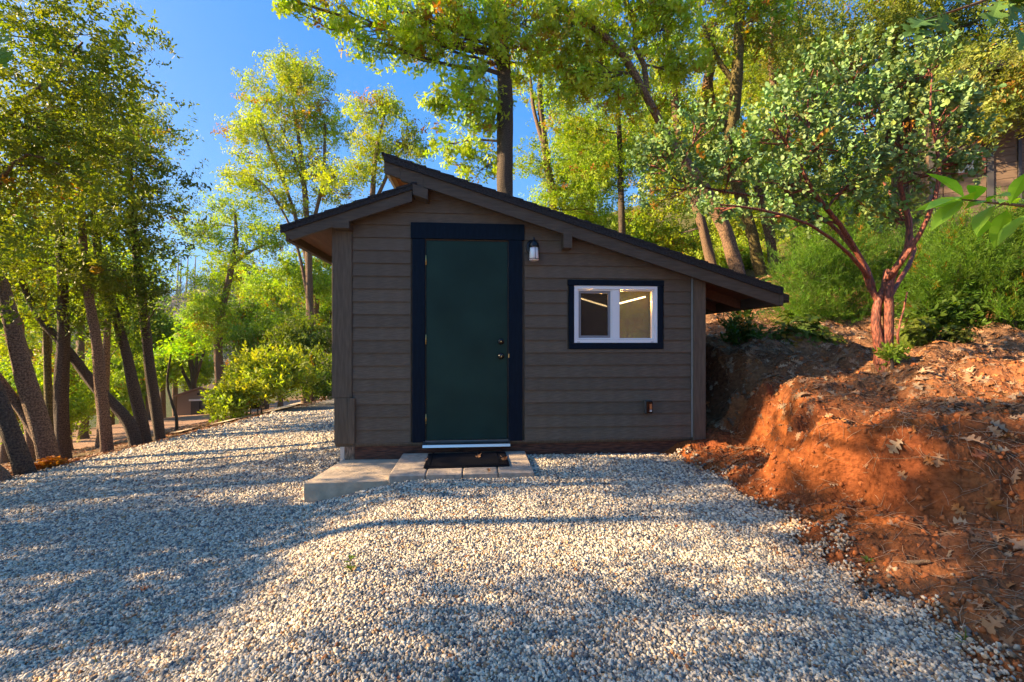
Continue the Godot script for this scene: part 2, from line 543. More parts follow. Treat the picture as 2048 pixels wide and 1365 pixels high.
func multi(mesh: Mesh, xf: Array, tint: Array, called: String, m: Material, parent: Node = null, kind := "stuff") -> MultiMeshInstance3D:
	var mm := MultiMesh.new()
	mm.transform_format = MultiMesh.TRANSFORM_3D
	mm.use_colors = true
	mm.mesh = mesh
	mm.instance_count = xf.size()
	for i in xf.size():
		mm.set_instance_transform(i, xf[i])
		mm.set_instance_color(i, tint[i])
	var o := MultiMeshInstance3D.new()
	o.multimesh = mm
	o.material_override = m
	if parent:
		o.name = called
		parent.add_child(o, true)
	else:
		o.name = numbered(called)
		add_child(o)
	if kind:
		o.set_meta("kind", kind)
	return o

# ------------------------------------------------------------------ trees
const GOLD := Color(0.42, 0.17, 0.02)
# trunks: arrays of [u, v, d, radius]; blobs: [u, v, d, half width, half height (photo pixels), sprigs]
# look: kind, tint (linear), gold (share of turned leaves), size, bark
func tree(called: String, label: String, category: String, trunks: Array, blobs: Array, look: Dictionary, group := "") -> Node3D:
	var paths := []
	for tr in trunks:
		var pts := []
		for q in tr:
			pts.append([P(q[0], q[1], q[2]), q[3]])
		paths.append(pts)
	var low: Vector3 = paths[0][0][0]
	var base := Vector3(low.x, H(low.x, low.z) - 0.05, low.z)
	if look.get("plant", true):
		paths[0].push_front([Vector3(base.x, base.y, base.z), paths[0][0][1] * 1.35])
	return grow(called, label, category, base, paths, blobs.map(func(b): return [P(b[0], b[1], b[2]), Vector3(b[3] / F * b[2], b[4] / F * b[2], (b[3] + b[4]) * 0.5 / F * b[2]), b[5]]), look, group)

# the same in metres: paths of [point, radius], blobs of [centre, half axes, sprigs]
func grow(called: String, label: String, category: String, base: Vector3, paths: Array, blobs: Array, look: Dictionary, group := "") -> Node3D:
	var o := thing(called, label, category, base, 0.0, group)
	var wood := st_new()
	var twigs := st_new()
	var all := []
	for tr in paths:
		# smooth the path
		var pts := []
		var rad := []
		for i in tr.size() - 1:
			var p0: Vector3 = tr[maxi(i - 1, 0)][0]
			var p1: Vector3 = tr[i][0]
			var p2: Vector3 = tr[i + 1][0]
			var p3: Vector3 = tr[mini(i + 2, tr.size() - 1)][0]
			var steps := clampi(int(p1.distance_to(p2) / 0.22), 2, 10)
			for s in steps:
				var t := float(s) / steps
				pts.append(p1.cubic_interpolate(p2, p0, p3, t) - base)
				rad.append(lerpf(tr[i][1], tr[i + 1][1], t))
		pts.append(tr[-1][0] - base)
		rad.append(tr[-1][1])
		for i in pts.size():
			all.append([pts[i], rad[i]])
		tube(wood, pts, rad, 12 if rad[0] > 0.12 else 8, look.get("rough", 0.16))
	var xf := []
	var tint := []
	var kind: String = look.kind
	var size: float = look.get("size", 1.0)
	var base_c: Color = look.tint
	var gold: float = look.get("gold", 0.04)
	var per: int = look.get("per", 22)
	for b in blobs:
		var c: Vector3 = b[0] - base
		var h: Vector3 = b[1]
		var best := 0
		var cost := 1e9
		for i in all.size():
			var q: Vector3 = all[i][0]
			var k := q.distance_to(c) + 1.2 * maxf(0.0, q.y - c.y + h.y * 0.2)
			if k < cost:
				cost = k
				best = i
		var s: Vector3 = all[best][0]
		var far := s.distance_to(c)
		var r0: float = minf(all[best][1] * 0.6, 0.014 + 0.012 * far)
		var mid := s.lerp(c, 0.5) + Vector3.UP * far * 0.06 + rand_dir() * far * 0.1
		var limb := []
		for k in 7:
			var t := k / 6.0
			limb.append(s.lerp(mid, t).lerp(mid.lerp(c, t), t) + rand_dir() * far * 0.02 * (1.0 if k > 0 else 0.0))
		var lr := []
		for k in 7:
			lr.append(lerpf(r0, 0.008 + r0 * 0.2, k / 6.0))
		tube(twigs, limb, lr, 6)
		var groups := maxi(3, int(b[2] / float(per)))
		for g in groups:
			var v := rand_dir() * pow(rng.randf(), 0.38)
			var cc := c + v * h
			var from: Vector3 = limb[rng.randi_range(2, 6)]
			var bend := from.lerp(cc, 0.5) + rand_dir() * from.distance_to(cc) * 0.14
			tube(twigs, [from, bend, cc], [0.005 + r0 * 0.22, 0.005 + r0 * 0.12, 0.003], 4)
			var shade := rng.randf_range(1.0 - look.get("vary", 0.25), 1.22)
			var turned := rng.randf() < gold
			var spread: float = h.length() * look.get("clump", 0.17)
			for i in per:
				var off := Vector3(rng.randfn(), rng.randfn() * 0.75, rng.randfn()) * spread
				var up: Vector3 = (off.normalized() * 0.8 + rand_dir() * 0.8 + Vector3.UP * look.get("lift", 0.1)).normalized()
				var x: Vector3 = up.cross(rand_dir()).normalized()
				xf.append(Transform3D(Basis(x, up, x.cross(up)) * Basis.from_scale(Vector3.ONE * size * rng.randf_range(0.75, 1.25)), cc + off))
				var k := shade * rng.randf_range(0.8, 1.2)
				var col := Color(base_c.r * k * rng.randf_range(0.85, 1.2), base_c.g * k, base_c.b * k * rng.randf_range(0.7, 1.2))
				if turned and rng.randf() < 0.6 or rng.randf() < gold * 0.3:
					col = col.lerp(GOLD * rng.randf_range(0.7, 1.2), rng.randf_range(0.5, 1.0))
				tint.append(col)
	put(done(wood), "trunk", M[look.get("bark", "oak_bark")], o)
	if blobs.size():
		put(done(twigs), "branches", M[look.get("twig", "twig_bark")], o)
		multi(sprig[kind], xf, tint, "crown", M[look.get("leaf", "leaf")], o)
	return o

# ------------------------------------------------------------------ the setting
func ground() -> void:
	var xs := []
	var zs := []
	var x := -320.0
	while x < 320.0:
		xs.append(x)
		x += 0.024 if x > 1.45 and x < 4.4 else 0.12 if x > 1.2 and x < 8.0 else maxf(0.3, absf(x) * 0.06)
	var d := -30.0
	while d < 420.0:
		zs.append(-d)
		d += 0.026 if d > 1.5 and d < 5.0 else 0.14 if d > 0.8 and d < 12.0 else maxf(0.4, absf(d) * 0.05)
	var v := PackedVector3Array()
	var c := PackedColorArray()
	var n := PackedVector3Array()
	for z in zs:
		for px in xs:
			v.append(Vector3(px, H(px, z), z))
			c.append(soil(px, -z))
	var w := xs.size()
	for j in zs.size():
		for i in w:
			var a: Vector3 = v[j * w + maxi(i - 1, 0)]
			var b: Vector3 = v[j * w + mini(i + 1, w - 1)]
			var e: Vector3 = v[maxi(j - 1, 0) * w + i]
			var f: Vector3 = v[mini(j + 1, zs.size() - 1) * w + i]
			n.append((b - a).cross(f - e).normalized() if false else (f - e).cross(b - a).normalized() * -1.0 if (f - e).cross(b - a).y < 0 else (f - e).cross(b - a).normalized())
	var idx := PackedInt32Array()
	for j in zs.size() - 1:
		for i in w - 1:
			var k := j * w + i
			idx.append_array([k, k + w, k + 1, k + 1, k + w, k + w + 1])
	var arr := []
	arr.resize(Mesh.ARRAY_MAX)
	arr[Mesh.ARRAY_VERTEX] = v
	arr[Mesh.ARRAY_NORMAL] = n
	arr[Mesh.ARRAY_COLOR] = c
	arr[Mesh.ARRAY_INDEX] = idx
	var m := ArrayMesh.new()
	# index order above runs clockwise seen from above when z falls along j
	m.add_surface_from_arrays(Mesh.PRIMITIVE_TRIANGLES, arr)
	tag(put(m, "ground", M.ground), "red dirt and leaf strewn hillside ground", "", "", "structure")

func soil(x: float, d: float) -> Color:
	var n1 := lump.get_noise_2d(x * 18.0 + 300.0, d * 18.0)
	var n2 := lump.get_noise_2d(x * 90.0 - 200.0, d * 90.0)
	var red := Color(0.43, 0.135, 0.038).lerp(Color(0.27, 0.085, 0.032), clampf(0.5 + n2, 0, 1))
	var litter := Color(0.3, 0.17, 0.09).lerp(Color(0.2, 0.11, 0.06), clampf(0.5 + n2 * 1.3, 0, 1))
	var wood := Color(0.34, 0.2, 0.12).lerp(Color(0.16, 0.13, 0.06), clampf(0.5 + n1 * 1.5, 0, 1))
	if x < left_edge(maxf(d, 0.0)) + 0.5:
		var pale := Color(0.5, 0.33, 0.23)
		var o := left_edge(maxf(d, 0.0)) - x
		return wood.lerp(pale, ss(2.5, 5.0, o) * ss(14.0, 9.0, o) * ss(12.0, 16.0, d)).lerp(Color(0.12, 0.14, 0.05), ss(14.0, 26.0, o))
	var bare := ss(6.5, 3.5, d + 0.35 * (x - 2.0) + n1 * 2.0) 
	bare *= 1.0 - 0.65 * ss(2.7, 3.5, x + n1)
	bare *= 1.0 - 0.45 * ss(2.7, 2.2, d)
	bare = maxf(bare, 0.5 * ss(0.05, 0.35, n1))
	return litter.lerp(red, bare).lerp(Color(0.16, 0.15, 0.05), ss(11.0, 18.0, d))

func gravel() -> void:
	# the bed: a sheet a little above the ground
	var st := st_new()
	st.set_smooth_group(1)
	var d := -14.0
	while d < 23.0:
		var e := d + (0.25 if d < 8 else 0.6)
		var n := 36
		for i in n:
			var q := []
			for k in [[d, i], [d, i + 1], [e, i + 1], [e, i]]:
				var dd: float = k[0]
				var r := right_edge(dd) if dd < 4.75 else lerpf(1.58, -1.3, ss(4.75, 5.2, dd)) if dd < 5.2 else lerpf(-1.3, -6.2, clampf((dd - 10.0) / 11.0, 0, 1))
				r += 0.07 * lump.get_noise_1d(dd * 160.0) - 0.06
				var l := left_edge(maxf(dd, 0.0)) + 0.12 * lump.get_noise_1d(dd * 90.0 + 500.0)
				var x := lerpf(l, r, k[1] / float(n))
				q.append(Vector3(x, H(x, -dd) + 0.012, -dd))
			quad(st, q[0], q[1], q[2], q[3])
		d = e
	tag(put(done(st), "gravel_drive", M.gravel_bed), "gravel drive of small white and grey stones", "", "", "structure")
	# the stones on it
	var meshes := []
	for k in 4:
		meshes.append(stone())
	var xf := [[], [], [], []]
	var tint := [[], [], [], []]
	d = 0.9
	while d < 14.0:
		var s := 0.0106 * maxf(1.0, pow(d / 2.6, 0.9))
		var x := maxf(left_edge(d), -1.25 * d - 0.4)
		var r := right_edge(d) + 0.25 if d < 4.62 else -1.45
		while x < r:
			x += s
			var px := x + rng.randf_range(-0.6, 0.6) * s
			var pd := d + rng.randf_range(-0.6, 0.6) * s
			var over := px - right_edge(pd) + 0.22 * lump.get_noise_2d(px * 60.0, pd * 60.0) + 0.12 * lump.get_noise_2d(px * 260.0, pd * 260.0) if pd < 5.0 else -1.0
			if over > -0.06 and rng.randf() < over * 5.0 + 0.5:
				continue
			var lo := px - left_edge(pd)
			if lo < 0.7 and rng.randf() > lo / 0.7:
				continue
			var w := Vector3(px, 0, -pd)
			var loc := to_shed(w)
			if loc.z < 0.0 and loc.x > -1.72 and loc.z > -2.2:
				continue
			if loc.x > -1.1 and loc.x < 0.13 and loc.z < 0.75 or loc.x > -1.76 and loc.x < -1.0 and loc.z < 0.76 and loc.z > 0:
				continue
			w.y = H(px, -pd) + 0.012 + s * rng.randf_range(0.0, 0.35)
			var size := s * (0.42 + 0.5 * pow(rng.randf(), 0.8)) * (1.5 if rng.randf() < 0.07 else 1.0)
			var b := rand_basis() * Basis.from_scale(Vector3(1.0, rng.randf_range(0.6, 0.85), rng.randf_range(0.7, 1.0)) * size)
			var k := rng.randi() % 4
			xf[k].append(Transform3D(b, w))
			tint[k].append(stone_color() * Color.WHITE.lerp(Color(0.72, 0.5, 0.36), ss(-0.3, 0.05, over) * rng.randf()))
		d += s * 0.92
	# a few stones that strayed on to the dirt
	for i in 170:
		var pd := rng.randf_range(1.3, 4.0)
		var px := right_edge(pd) + absf(rng.randfn()) * 0.14
		xf[0].append(Transform3D(rand_basis() * Basis.from_scale(Vector3.ONE * rng.randf_range(0.005, 0.013)), Vector3(px, H(px, -pd) - 0.001, -pd)))
		tint[0].append(stone_color() * Color(0.8, 0.62, 0.5))
	for k in 4:
		tag(multi(meshes[k], xf[k], tint[k], "gravel", M.pebble), "loose white, cream and blue grey pebbles covering the drive", "gravel", "gravel on the drive")

func stone_color() -> Color:
	var r := rng.randf()
	var k := rng.randf_range(0.8, 1.15)
	var c := Color(0.56, 0.47, 0.37)
	if r < 0.36:
		c = Color(0.64, 0.58, 0.5)
	elif r < 0.58:
		c = Color(0.34, 0.31, 0.28)
	elif r < 0.78:
		c = Color(0.15, 0.15, 0.16)
	elif r < 0.86:
		c = Color(0.4, 0.27, 0.16)
	elif r < 0.875:
		c = Color(0.26, 0.12, 0.06)
	return Color(c.r * k, c.g * k * 0.97, c.b * k * 0.85)

func stone() -> ArrayMesh:      # an icosahedron cut once, pushed about
	var t := (1.0 + sqrt(5.0)) / 2.0
	var v := []
	for p in [[-1, t, 0], [1, t, 0], [-1, -t, 0], [1, -t, 0], [0, -1, t], [0, 1, t], [0, -1, -t], [0, 1, -t], [t, 0, -1], [t, 0, 1], [-t, 0, -1], [-t, 0, 1]]:
		v.append(Vector3(p[0], p[1], p[2]).normalized())
	var off := rng.randf() * 100.0
	var f := func(p: Vector3) -> Vector3:
		var q := p.normalized()
		return q * (1.0 + 0.55 * lump.get_noise_3d(q.x * 45.0 + off, q.y * 45.0, q.z * 45.0))
	var st := st_new()
	st.set_smooth_group(1)
	for q in [[0, 11, 5], [0, 5, 1], [0, 1, 7], [0, 7, 10], [0, 10, 11], [1, 5, 9], [5, 11, 4], [11, 10, 2], [10, 7, 6], [7, 1, 8], [3, 9, 4], [3, 4, 2], [3, 2, 6], [3, 6, 8], [3, 8, 9], [4, 9, 5], [2, 4, 11], [6, 2, 10], [8, 6, 7], [9, 8, 1]]:
		var a: Vector3 = v[q[0]]
		var b: Vector3 = v[q[1]]
		var c: Vector3 = v[q[2]]
		var ab := (a + b).normalized()
		var bc := (b + c).normalized()
		var ca := (c + a).normalized()
		for tri in [[a, ab, ca], [ab, b, bc], [ca, bc, c], [ab, bc, ca]]:
			for i in [0, 2, 1]:
				var p: Vector3 = tri[i]
				st.add_vertex(p * (1.0 + 0.75 * lump.get_noise_3d(p.x * 60.0 + off, p.y * 60.0, p.z * 60.0)))
	return done(st)

func to_shed(w: Vector3) -> Vector3:
	return (w - Vector3(0, 0, -4.59)).rotated(Vector3.UP, -deg_to_rad(YAW))

func from_shed(l: Vector3) -> Vector3:
	return l.rotated(Vector3.UP, deg_to_rad(YAW)) + Vector3(0, 0, -4.59)

# ------------------------------------------------------------------ the shed
func top_r(x: float) -> float:
	return 2.686 - 0.311 * (x + 0.07)

func top_l(x: float) -> float:
	return 2.329 + 0.36 * (x + 2.211)

func gable(drop_l: float, drop_r: float) -> PackedVector2Array:
	return PackedVector2Array([Vector2(-1.75, 0.2), Vector2(2.0, 0.2), Vector2(2.0, top_r(2.0) - drop_r), Vector2(-0.93, top_r(-0.93) - drop_r), Vector2(-0.93, top_l(-0.93) - drop_l), Vector2(-1.75, top_l(-1.75) - drop_l)])

func band(x0: float, x1: float, right: bool, lo: float, hi: float, z0: float, z1: float) -> ArrayMesh:
	var st := st_new()
	var f := func(x: float) -> float: return top_r(x) if right else top_l(x)
	var a := top_r(x0) if right else top_l(x0)
	var b := top_r(x1) if right else top_l(x1)
	prism(st, PackedVector2Array([Vector2(x0, a + lo), Vector2(x1, b + lo), Vector2(x1, b + hi), Vector2(x0, a + hi)]), z0, z1)
	return done(st)

func wall_piece(o: Node, x0: float, y0: float, x1: float, y1: float) -> void:
	for poly in Geometry2D.intersect_polygons(rect(x0, y0, x1, y1), gable(0.055, 0.075)):
		var st := st_new()
		prism(st, poly, -0.1, -0.006)
		put(done(st), "wall", M.brown_trim, o)

func shed() -> void:
	var o := thing("garden_shed", "brown lap sided garden shed with split gable roof and dark green door", "shed", Vector3(0, 0, -4.59), deg_to_rad(YAW))
	# walls with a door and a window opening
	wall_piece(o, -1.75, 0.2, -0.87, 3.0)
	wall_piece(o, -0.87, 2.265, -0.04, 3.0)
	wall_piece(o, -0.04, 0.2, 0.64, 3.0)
	wall_piece(o, 0.64, 0.2, 1.52, 1.232)
	wall_piece(o, 0.64, 1.82, 1.52, 3.0)
	wall_piece(o, 1.52, 0.2, 2.0, 3.0)
	put(boxm(Vector3(-1.75, 0.2, -2.0), Vector3(-1.65, top_l(-1.75) - 0.06, -0.102)), "wall", M.brown_trim, o)
	put(boxm(Vector3(1.9, 0.2, -2.0), Vector3(2.0, top_r(2.0) - 0.08, -0.102)), "wall", M.brown_trim, o)
	var st := st_new()
	prism(st, gable(0.056, 0.076), -2.1, -2.002)
	put(done(st), "wall", M.brown_trim, o)
	put(boxm(Vector3(-1.648, 0.12, -2.0), Vector3(1.898, 0.2, -0.102)), "floor", M.inside_wall, o)
	st = st_new()
	prism(st, gable(0.09, 0.11), -1.12, -1.06)
	put(done(st), "partition", M.inside_wall, o)
	put(boxm(Vector3(1.86, 0.21, -1.05), Vector3(1.895, 1.95, -0.104)), "lining", M.inside_wall, o)
	st = st_new()
	prism(st, PackedVector2Array([Vector2(-0.5, top_r(-0.5) - 0.14), Vector2(1.86, top_r(1.86) - 0.14), Vector2(1.86, top_r(1.86) - 0.11), Vector2(-0.5, top_r(-0.5) - 0.11)]), -1.055, -0.105)
	put(done(st), "ceiling", M.inside_wall, o)
	# lap siding: every board a part
	var k := 0
	while 0.24 + k * 0.1275 < 2.9:
		var y0 := 0.24 + k * 0.1275
		var y1 := y0 + 0.1275 - 0.006
		var spans := [[-1.584, -1.002, y0], [0.107, 1.888, y0]]
		if y0 > 2.25:
			spans = [[-1.584, 1.888, y0]]
		for s in spans:
			var polys := Geometry2D.intersect_polygons(rect(s[0], y0, s[1], y1 + 0.012), gable(0.06, 0.08))
			for poly in polys:
				var cut := [poly]
				for hole in [rect(-1.017, 0.2, 0.127, 2.437), rect(0.571, 1.165, 1.592, 1.882)]:
					var next := []
					for c in cut:
						for r in Geometry2D.clip_polygons(c, hole):
							if not Geometry2D.is_polygon_clockwise(r):
								next.append(r)
					cut = next
				for c in cut:
					st = st_new()
					prism(st, c, -0.004, 0.019, -0.014 / 0.1275, y0)
					put(done(st), "siding_board", M["board_paint_%d" % (rng.randi() % 3)], o)
		k += 1
	for i in 17:      # side walls
		var y0 := 0.24 + i * 0.1275
		if y0 + 0.13 < top_l(-1.75) - 0.06:
			put(boxm(Vector3(-1.764, y0, -2.0), Vector3(-1.752, y0 + 0.124, -0.03)), "siding_board", M.brown_paint, o)
		if y0 + 0.13 < top_r(2.0) - 0.08:
			put(boxm(Vector3(2.002, y0, -2.0), Vector3(2.014, y0 + 0.124, -0.03)), "siding_board", M.brown_paint, o)
	put(boxm(Vector3(-1.6, 0.222, 0.002), Vector3(1.9, 0.2385, 0.021)), "drip_strip", M.brown_trim, o)
	# corner boards
	put(bevel(Vector3(-1.778, 0.69, -0.02), Vector3(-1.588, 2.42, 0.028), 0.003), "corner_board", M.brown_trim, o)
	put(bevel(Vector3(-1.757, 0.235, -0.018), Vector3(-1.59, 0.688, 0.026), 0.003), "corner_board", M.brown_trim, o)
	put(bevel(Vector3(-1.618, 0.236, 0.03), Vector3(-1.553, 0.69, 0.05), 0.004), "corner_board", M.brown_trim, o)
	put(bevel(Vector3(1.9, 0.13, -0.018), Vector3(2.032, top_r(2.03) - 0.1, 0.05), 0.004), "corner_board", M.brown_trim, o)
	put(boxm(Vector3(1.8935, 0.24, 0.004), Vector3(1.8985, 1.95, 0.03)), "caulk_line", M.caulk, o)
	put(boxm(Vector3(-1.587, 0.7, 0.004), Vector3(-1.5835, 2.3, 0.022)), "caulk_line", M.brown_rafter, o)
	# sill beam under the siding
	put(boxm(Vector3(-1.57, 0.03, -0.06), Vector3(1.9, 0.222, -0.012)), "sill_beam", M.sill_wood, o)
	put(boxm(Vector3(-1.665, 0.05, -0.06), Vector3(-1.572, 0.221, -0.009)), "sill_end", M.bare_wood, o)
	put(boxm(Vector3(-1.71, 0.03, -0.06), Vector3(-1.668, 0.221, -0.008)), "metal_strap", M.steel, o)
	# right roof, which rises past the ridge
	put(band(-0.95, 2.79, true, -0.062, -0.014, -2.25, 0.14), "roof_deck", M.soffit_wood, o)
	put(band(-1.25, -0.952, true, -0.062, -0.014, -2.25, 0.14), "roof_deck", M.raw_plywood, o)
	put(band(-1.25, 2.8, true, -0.068, -0.006, 0.1405, 0.172), "drip_edge", M.shingle, o)
	var x := 2.8
	while x > -1.27:
		put(shingle_course(maxf(x - 0.15, -1.27), x, true), "shingle_course", M.shingle, o)
		x -= 0.135
	put(band(-1.25, -1.095, true, -0.178, -0.064, 0.105, 0.146), "barge_board", M.brown_rafter, o)
	put(band(-1.093, -0.872, true, -0.196, -0.064, 0.105, 0.149), "barge_board", M.brown_rafter, o)
	put(band(-0.87, 2.77, true, -0.188, -0.064, 0.105, 0.152), "barge_board", M.brown_rafter, o)
	put(band(-1.245, -1.215, true, -0.165, -0.063, -2.24, 0.1), "eave_trim", M.cream_edge, o)
	put(band(-1.21, -0.96, true, -0.15, -0.063, 0.05, 0.1), "lookout", M.cream_edge, o)
	put(band(2.77, 2.81, true, -0.175, -0.03, -2.25, 0.158), "eave_fascia", M.brown_rafter, o)
	put(band(2.815, 2.9, true, -0.11, -0.03, -2.25, 0.12), "gutter", M.bronze, o)
	for z in [-0.55, -1.1, -1.65]:
		put(band(2.05, 2.768, true, -0.17, -0.063, z - 0.02, z + 0.02), "rafter_tail", M.soffit_wood, o)
	# left roof below it
	put(band(-2.2, -0.94, false, -0.05, -0.012, -2.25, 0.14), "roof_deck", M.soffit_wood, o)
	put(band(-2.21, -0.94, false, -0.056, -0.004, 0.1405, 0.17), "drip_edge", M.shingle, o)
	x = -2.21
	while x < -0.96:
		put(shingle_course(x, minf(x + 0.15, -0.94), false), "shingle_course", M.shingle, o)
		x += 0.135
	st = st_new()
	prism(st, PackedVector2Array([Vector2(-2.185, top_l(-2.185) - 0.052), Vector2(-2.115, top_l(-2.115) - 0.155), Vector2(-0.985, top_l(-0.985) - 0.165), Vector2(-0.985, top_l(-0.985) - 0.052)]), 0.105, 0.152)
	put(done(st), "barge_board", M.brown_rafter, o)
	put(band(-2.185, -2.155, false, -0.13, -0.052, -2.25, 0.1), "eave_fascia", M.brown_rafter, o)
	# beam ends that carry the barge boards
	put(bevel(Vector3(-1.735, 2.33, -0.1), Vector3(-1.577, top_l(-1.7) - 0.1, 0.156), 0.003), "purlin_end", M.brown_rafter, o)
	put(bevel(Vector3(0.503, 2.178, -0.1), Vector3(0.59, 2.36, 0.156), 0.003), "purlin_end", M.brown_rafter, o)
	st = st_new()
	prism(st, PackedVector2Array([Vector2(-0.975, 2.665), Vector2(-0.835, 2.62), Vector2(-0.83, 2.72), Vector2(-0.975, 2.765)]), -0.1, 0.178)
	put(done(st), "ridge_beam_end", M.brown_rafter, o)
	# door
	put(boxm(Vector3(-0.874, 0.25, -0.03), Vector3(-0.036, 2.274, -0.012)), "door_jamb", M.black_metal, o)
	var door := put(bevel(Vector3(-0.862, 0.256, -0.011), Vector3(-0.05, 2.256, 0.012), 0.003), "door", M.green_door, o)
	for y in [2.06, 1.265, 0.47]:
		st = st_new()
		box(st, Vector3(-0.872, y - 0.045, 0.0), Vector3(-0.861, y + 0.045, 0.0135))
		lathe(st, [Vector2(0, -0.05), Vector2(0.006, -0.048), Vector2(0.006, 0.048), Vector2(0, 0.05)], 8, Vector3(-0.8665, y, 0.018))
		put(done(st), "hinge", M.brass, door)
	var out := Basis(Vector3.RIGHT, PI / 2)
	st = st_new()
	lathe(st, [Vector2(0.034, 0), Vector2(0.034, 0.006), Vector2(0.028, 0.012), Vector2(0.012, 0.016), Vector2(0.012, 0.03), Vector2(0.024, 0.04), Vector2(0.029, 0.053), Vector2(0.024, 0.066), Vector2(0.009, 0.07), Vector2(0, 0.07)], 20, Vector3(-0.114, 1.098, 0.0125), out)
	put(done(st), "door_knob", M.bronze, door)
	st = st_new()
	lathe(st, [Vector2(0.032, 0), Vector2(0.032, 0.01), Vector2(0.026, 0.02), Vector2(0.013, 0.022), Vector2(0.012, 0.028), Vector2(0, 0.028)], 20, Vector3(-0.114, 1.245, 0.0125), out)
	put(done(st), "deadbolt", M.bronze, door)
	for y in [1.098, 1.245]:
		put(boxm(Vector3(-0.119, y - 0.006, 0.083 if y < 1.2 else 0.041), Vector3(-0.109, y + 0.006, 0.0845 if y < 1.2 else 0.0425)), "keyhole", M.brass, door)
	put(boxm(Vector3(-0.04, 1.08, 0.024), Vector3(-0.031, 1.12, 0.029)), "strike_plate", M.brass, o)
	put(bevel(Vector3(-1.0, 0.236, -0.004), Vector3(-0.875, 2.273, 0.028), 0.003), "door_trim", M.navy_paint, o)
	put(bevel(Vector3(-0.035, 0.236, -0.004), Vector3(0.105, 2.273, 0.028), 0.003), "door_trim", M.navy_paint, o)
	put(bevel(Vector3(-1.015, 2.275, -0.004), Vector3(0.125, 2.435, 0.032), 0.003), "door_trim", M.navy_paint, o)
	st = st_new()
	box(st, Vector3(-0.872, 0.236, -0.02), Vector3(-0.038, 0.249, 0.03))
	prism_side(st, [Vector2(0.03, 0.236), Vector2(0.03, 0.247), Vector2(0.1, 0.225), Vector2(0.105, 0.2), Vector2(0.1, 0.2)], -0.89, -0.026)
	put(done(st), "threshold", M.aluminium, o)
	put(boxm(Vector3(-0.86, 0.2, -0.005), Vector3(-0.05, 0.235, 0.09)), "threshold_block", M.black_metal, o)
	# window
	var w := Node3D.new()
	w.name = "window"
	o.add_child(w)
	frame(w, "frame", M.vinyl, 0.64, 1.232, 1.52, 1.82, 0.034, -0.06, 0.022)
	put(boxm(Vector3(1.042, 1.267, -0.05), Vector3(1.112, 1.785, 0.012)), "mullion", M.vinyl, w)
	frame(w, "sash", M.vinyl, 0.676, 1.268, 1.04, 1.784, 0.014, -0.045, 0.004)
	frame(w, "screen_frame", M.screen_frame, 0.691, 1.283, 1.026, 1.769, 0.024, -0.04, -0.004)
	frame(w, "sash", M.vinyl, 1.113, 1.268, 1.485, 1.784, 0.012, -0.045, -0.002)
	put(boxm(Vector3(0.716, 1.308, -0.02), Vector3(1.001, 1.744, -0.018)), "insect_screen", M.insect_screen, w)
	put(boxm(Vector3(0.716, 1.308, -0.034), Vector3(1.001, 1.744, -0.03)), "pane", M.pane_glass, w)
	put(boxm(Vector3(1.126, 1.281, -0.03), Vector3(1.472, 1.771, -0.026)), "pane", M.pane_glass, w)
	put(boxm(Vector3(0.67, 1.236, 0.0222), Vector3(0.7, 1.242, 0.0235)), "weep_slot", M.screen_frame, w)
	put(boxm(Vector3(1.45, 1.236, 0.0222), Vector3(1.48, 1.242, 0.0235)), "weep_slot", M.screen_frame, w)
	put(bevel(Vector3(0.574, 1.822, -0.004), Vector3(1.588, 1.88, 0.034), 0.003), "window_trim", M.navy_paint, o)
	put(bevel(Vector3(0.586, 1.168, -0.004), Vector3(1.578, 1.23, 0.03), 0.003), "window_trim", M.navy_paint, o)
	put(bevel(Vector3(0.586, 1.232, -0.004), Vector3(0.638, 1.82, 0.03), 0.003), "window_trim", M.navy_paint, o)
	put(bevel(Vector3(1.522, 1.232, -0.004), Vector3(1.578, 1.82, 0.03), 0.003), "window_trim", M.navy_paint, o)
	# two lit strips on the partition inside
	for s in [[0.93, 1.80, 1.306, 1.69, "glowing LED strip sloping down to the right behind the left window pane"], [1.41, 1.717, 1.81, 1.82, "glowing LED strip sloping up to the right behind the right window pane"]]:
		var a := Vector3(s[0], s[1], -1.05)
		var b := Vector3(s[2], s[3], -1.05)
		var turn := atan2(b.y - a.y, b.x - a.x)
		var l := thing("led_strip_light", s[4], "light strip", from_shed((a + b) / 2), deg_to_rad(YAW), "LED strips inside the shed")
		l.rotation = Vector3(0, deg_to_rad(YAW), turn)
		var half := a.distance_to(b) / 2
		put(boxm(Vector3(-half, -0.012, -0.008), Vector3(half, 0.012, 0.0)), "channel", M.vinyl, l)
		put(boxm(Vector3(-half + 0.004, -0.008, 0.0005), Vector3(half - 0.004, 0.008, 0.006)), "glowing_tube", M.led_light, l)
		var lamp := AreaLight3D.new()
		lamp.name = "strip_light"
		l.add_child(lamp)
		lamp.area_size = Vector2(half * 1.9, 0.016)
		lamp.position = Vector3(0, 0, 0.012)
		lamp.rotation.y = PI
		lamp.light_color = Color(1.0, 0.72, 0.36)
		lamp.light_energy = 0.4
		lamp.shadow_enabled = true
		lamp.set("area_range", 6.0)
	# lamp on the wall
	var lp := thing("wall_lamp", "black caged outdoor wall lamp with white frosted glass beside the door", "lamp", from_shed(Vector3(0.212, 2.15, 0.016)), deg_to_rad(YAW))
	st = st_new()
	lathe(st, [Vector2(0, 0), Vector2(0.06, 0), Vector2(0.06, 0.012), Vector2(0.045, 0.02), Vector2(0, 0.02)], 20, Vector3(-0.015, 0.05, 0), Basis(Vector3.RIGHT, PI / 2) * Basis.from_scale(Vector3(1, 1, 1.3)))
	put(done(st), "backplate", M.black_metal, lp)
	st = st_new()
